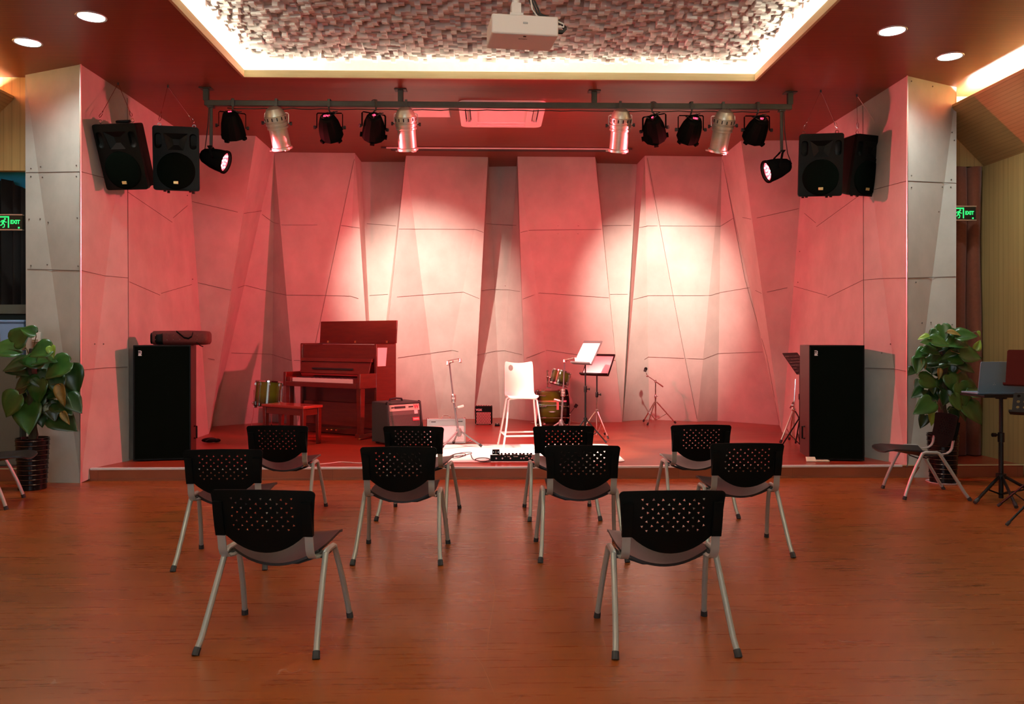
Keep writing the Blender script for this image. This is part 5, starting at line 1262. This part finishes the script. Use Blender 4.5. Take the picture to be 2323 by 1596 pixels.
def cr(lst, ox, oy, k): return [(ox + q[0] / k, oy + q[1] / k, q[2] / k, *q[3:]) for q in lst]
RP = cr([(573,168,100,5,'g',.1),(650,178,92,80,'y'),(645,172,80,100,'g'),(735,198,120,95,'g',.9),(545,248,120,80,'g',.8),(465,248,95,-100,'g',.9),(440,212,92,-92,'l',1.2),(655,248,130,-85,'g',.8),(478,297,105,-95,'g',.7),
 (765,338,135,80,'g',.4),(632,362,122,-80,'g',.5),(555,328,90,10,'d'),(412,322,90,-60,'g'),(392,405,105,-15,'g',.2),(432,400,80,20,'y'),(470,525,132,75,'g',.35),(637,532,112,15,'g',.2),(543,600,125,30,'d',.2),(712,612,145,15,'g',.2),
 (662,680,108,35,'g',.4),(438,708,140,-60,'g',.35),(790,752,150,40,'g',.3),(488,795,95,5,'l',.2),(428,812,80,-20,'d'),(342,452,55,-45,'d'),(820,612,110,90,'g',1.2),(832,186,52,40,'l'),(822,265,80,150,'l',.2),(545,470,80,0,'y',.2),
 (520,430,80,-30,'d'),(610,430,90,60,'d'),(480,380,80,-80,'d'),(700,545,80,60,'d'),(395,610,90,-60,'d'),(385,540,50,-30,'d'),(590,640,90,-10,'d'),(500,640,100,-40,'d'),(740,430,90,70,'d'),(655,760,90,10,'d'),(720,760,80,25,'d'),(560,400,85,-60,'g',.6),(500,190,70,-40,'g',.8),(700,280,85,40,'g',.8),(655,925,70,10,'y',.2),(780,560,90,60,'d')], 1960, 700, 3.193)
LP = cr([(146,600,60,-110,'g',.4),(108,625,95,130,'g',.4),(30,690,130,-95,'g',1.0),(208,698,90,-70,'g',.5),(262,702,60,15,'l',.3),(162,746,92,-95,'g',.7),(228,750,95,95,'g',1.2),(82,776,95,-80,'d',1.0),(105,802,95,80,'d',1.4),(292,788,118,-60,'g',.3),
 (366,838,112,15,'d',.15),(120,862,75,-60,'d'),(190,898,108,-10,'g',.25),(212,850,80,40,'d'),(256,848,85,70,'d'),(310,920,108,10,'y',.15),(62,968,108,-35,'g',.25),(122,925,75,-20,'d'),(225,965,90,20,'d'),(142,1030,128,10,'g',.2),(322,1055,112,60,'d',.3),(330,1035,70,30,'y',.3),(370,962,90,45,'d'),
 (318,985,85,60,'d'),(168,932,80,0,'d'),(230,905,80,30,'d'),(150,800,80,-50,'d'),(205,1010,95,10,'d'),(260,1000,80,20,'d'),(180,960,90,-20,'d'),(340,900,80,20,'d'),(240,780,80,40,'d'),(100,905,70,-40,'d'),(290,870,80,20,'d')], 0, 480, 2.216)
plant('leafy climbing plant in a black pot against the concrete pier, behind the sideways chair', (2152, 1098), 8.66, RP, 2153, 775, 4, True)
plant('leafy climbing plant in a black pot beside the olive cabinet and blue box', (87, 1104), 8.52, LP, 88, 790, 8, False)

# ================================================================== laptop table and music stands by the ash wall
lp = G(2271, 1127, .03)
lt = thing('laptop_stand', 'black tripod stand with a flat tray holding the silver laptop', 'stand', (lp.x, lp.y, .001))
for a in (207, 255, 335, 60):
    a = math.radians(a); c, s = math.cos(a), math.sin(a)
    if abs(a - math.radians(60)) < .01: continue
    m = MB(); m.tube([(c * .03, s * .03, .225), (c * .40, s * .40, .018)], .0145, 8); lg = m.build('leg', stand_m, lt)
    m = MB(); e = Vector((c * .40, s * .40, .018)); d = Vector((c * .37, s * .37, -.207)).normalized(); m.tube([e - d * .05, e + d * .004], .0185, 8); m.build('rubber_foot', rubber_m, lg)
    m = MB(); m.tube([(c * .21, s * .21, .120), (c * .02, s * .02, .06)], .008, 6); m.build('brace', stand_m, lg)
m = MB(); m.tube([(0, 0, .02), (0, 0, .62)], .021, 12); m.build('lower_pole', stand_m, lt)
m = MB(); m.tube([(0, 0, .60), (0, 0, .975)], .017, 12); m.build('upper_pole', stand_m, lt)
m = MB(); m.lathe([(.022, .20), (.045, .205), (.045, .25), (.024, .255)], 12, caps=True); m.build('hub', stand_m, lt)
m = MB(); m.lathe([(.022, .545), (.029, .55), (.029, .635), (.020, .64)], 12, caps=True); m.cyl((-.02, 0, .615), (-.055, 0, .615), .008, n=6); m.cyl((-.05, 0, .615), (-.085, 0, .615), .019, n=8); m.build('clamp_knob', stand_m, lt)
m = MB(); m.box((.0, 0, .988), (.56, .40, .018)); m.box((0, -.198, 1.003), (.56, .006, .018)); m.cyl((0, 0, .955), (0, 0, .982), .05, n=14); m.build('tray', stand_m, lt, bevel=.002)
lx = V(2262, 880, lp.y).x
la = thing('laptop', 'open silver-grey laptop on the black tripod tray, its lid towards the viewer', 'laptop', (lx + .01, lp.y + .03, 1.0005), 2)
m = MB(); m.box((0, .06, .009), (.455, .26, .016)); m.build('keyboard_base', laptop_m, la, bevel=.004)
m = MB().at(T(0, -.075, .018) @ RX(9)); m.plate(rrect(.455, .292, .016, 4, 0, .146), [], lambda u, v, o: (u, o, v), .008); m.build('lid', laptop_m, la, angle=30)
m = MB().at(T(0, -.066, .018) @ RX(9)); m.box((0, .0012, .15), (.425, .002, .25)); m.build('screen', rubber_m, la)
m = MB().at(T(0, -.075, .018) @ RX(9)); m.ball((-.085, -.0005, .075), .003, 6, 4); m.ball((-.068, -.0005, .075), .003, 6, 4); m.ball((-.078, -.0005, .09), .002, 6, 4); m.build('mark', trimal_m, la)
k = V(2286, 930, 6.85)
music_stand('black music stand with round holes at the picture edge, below the dark red board', Vector((k.x + .20, 6.68, 0)), .98, .46, .20, -44, 26, stand_m, stand_m, 'round', None, 190, .30, .36, z0=.001, lipd=.06)
k = V(2284, 873, 7.20)
music_stand('music stand with a dark red board at the picture edge, before the laptop', Vector((k.x + .22, 7.14, 0)), 1.20, .46, .33, -44, 14, redstand_m, stand_m, None, None, 250, .30, .30, z0=.001, lipd=.05)

# ================================================================== light
def spot(name, loc, tgt, power, color, deg, blend=.5, r=.05):
    l = bpy.data.lights.new(name, 'SPOT'); l.energy = power; l.color = color; l.spot_size = math.radians(deg); l.spot_blend = blend; l.shadow_soft_size = r
    o = bpy.data.objects.new(name, l); COL.objects.link(o); o.location = loc
    o.rotation_euler = (Vector(tgt) - Vector(loc)).to_track_quat('-Z', 'Y').to_euler(); return o
def strip(name, loc, sx, sy, power, color, rot=(0, 0, 0)):
    l = bpy.data.lights.new(name, 'AREA'); l.shape = 'RECTANGLE'; l.size = sx; l.size_y = sy; l.energy = power; l.color = color
    o = bpy.data.objects.new(name, l); COL.objects.link(o); o.location = loc; o.rotation_euler = rot; return o
RED = (1, .075, .11); WARM = (1, .86, .58); COOL = (.85, .97, .93); LEDC = (1, .95, .72)
WHT = (.96, 1, .86)
def mouth(key, d): s, R = LAMPS[key]; return (Matrix.Translation(s.location) @ s.rotation_euler.to_matrix().to_4x4() @ R) @ Vector((0, 0, d))
# red lamps at the ends of the bar, crossing the stage
PL = dict(red=2000, fill=215, wall=2200, pool=1100, led=320, cove=1700, down=160, hall=90, rear_fill=100)
spot('red_lamp_beam', mouth('rl', -.13), (4.4, 11.2, 1.2), PL['red'], RED, 94, 1, .07)
spot('red_lamp_beam', mouth('rr', -.13), (-4.2, 11.2, 1.2), PL['red'], RED, 94, 1, .07)
for px, tx, ty, tz in ((527, -2.4, 12.8, 1.7), (1717, 2.6, 12.8, 1.7), (848, -.8, 12.8, 1.7), (1484, 1.1, 12.8, 1.7)): spot('red_wash_beam', mouth(px, -.14), (tx, ty, tz), PL['fill'], (1, .025, .045), 104, 1, .08)
for px, tgt in ((748, (-1.22, 13.1, 2.45)), (1567, (2.72, 13.1, 2.45))): spot('white_wall_beam', mouth(px, -.14), tgt, PL['wall'], (1, .74, .64), 45, 1, .06)
for px, tgt in ((628, (-.5, 10.2, .13)), (921, (1.15, 11.0, .8)), (1407, (.55, 10.2, .13)), (1640, (1.1, 10.1, .13))): spot('white_stage_beam', mouth(px, -.31), tgt, PL['pool'], WHT, 26, .7, .05)
# LED strip in the coffer, coves behind the soffits
zz = CEIL + .055
strip('coffer_led', ((HX0 + HX1) / 2, HY1 + .14, zz), HX1 - HX0 + .4, .05, PL['led'] * .45, LEDC, (PI + .95, 0, 0))
for x, a in ((HX0 - .14, .95), (HX1 + .14, -.95)): strip('coffer_led', (x, (HY0 + HY1) / 2, zz), .05, HY1 - HY0 + .4, PL['led'], LEDC, (PI, a, 0))
strip('coffer_led', ((HX0 + HX1) / 2, HY0 - .14, zz), HX1 - HX0 + .4, .05, PL['led'] * .75, LEDC, (PI, 0, 0))
for s in (1, -1): strip('cove_led', (s * 5.56, 3.2, 4.225), .06, 12.6, PL['cove'] * (1 if s > 0 else .8), (.90, 1, .86), (PI, s * .5, 0))
strip('rear_fill_light', (-1.8, YB + .08, 2.0), 5.6, 2.3, PL['rear_fill'], (.84, .94, 1.0), (PI / 2, 0, 0))  # added fill light in front of the made-up rear pane
for p in DLP: spot('downlight_beam', (p.x, p.y, CEIL - .012), (p.x, p.y, 0), PL['down'], COOL, 150, .9, .10)
for x in (-4.3, 4.5):
    for y in (4.6, 2.2, -.4): spot('downlight_beam', (x, y, CEIL - .012), (x, y, 0), PL['hall'], COOL, 92, .7, .10)
for x in (-1.3, 1.5):
    for y in (-1.0, -2.8): spot('downlight_beam', (x, y, CEIL - .012), (x, y + .6, 0), PL['hall'], COOL, 92, .7, .10)
w = bpy.data.worlds.new('hall'); SC.world = w; w.use_nodes = True
w.node_tree.nodes['Background'].inputs[0].default_value = (.9, .8, .7, 1); w.node_tree.nodes['Background'].inputs[1].default_value = 0.0

# ================================================================== camera
cd = bpy.data.cameras.new('camera'); cd.sensor_width = 36; cd.sensor_fit = 'HORIZONTAL'; cd.lens = F / 2323 * 36; cd.shift_y = -32 / 2323
co = bpy.data.objects.new('camera', cd); COL.objects.link(co); co.location = (0, 0, EYE); co.rotation_euler = (PI / 2, 0, -TH)
SC.camera = co
SC.view_settings.view_transform = 'Standard'; SC.view_settings.look = 'None'; SC.view_settings.gamma = 1; SC.view_settings.use_curve_mapping = False
SC.view_settings.exposure = 0.0
cy = SC.cycles
cy.max_bounces = 7; cy.diffuse_bounces = 4; cy.glossy_bounces = 3; cy.transmission_bounces = 2; cy.caustics_reflective = False; cy.caustics_refractive = False
cy.sample_clamp_indirect = 6.0; cy.use_denoising = True
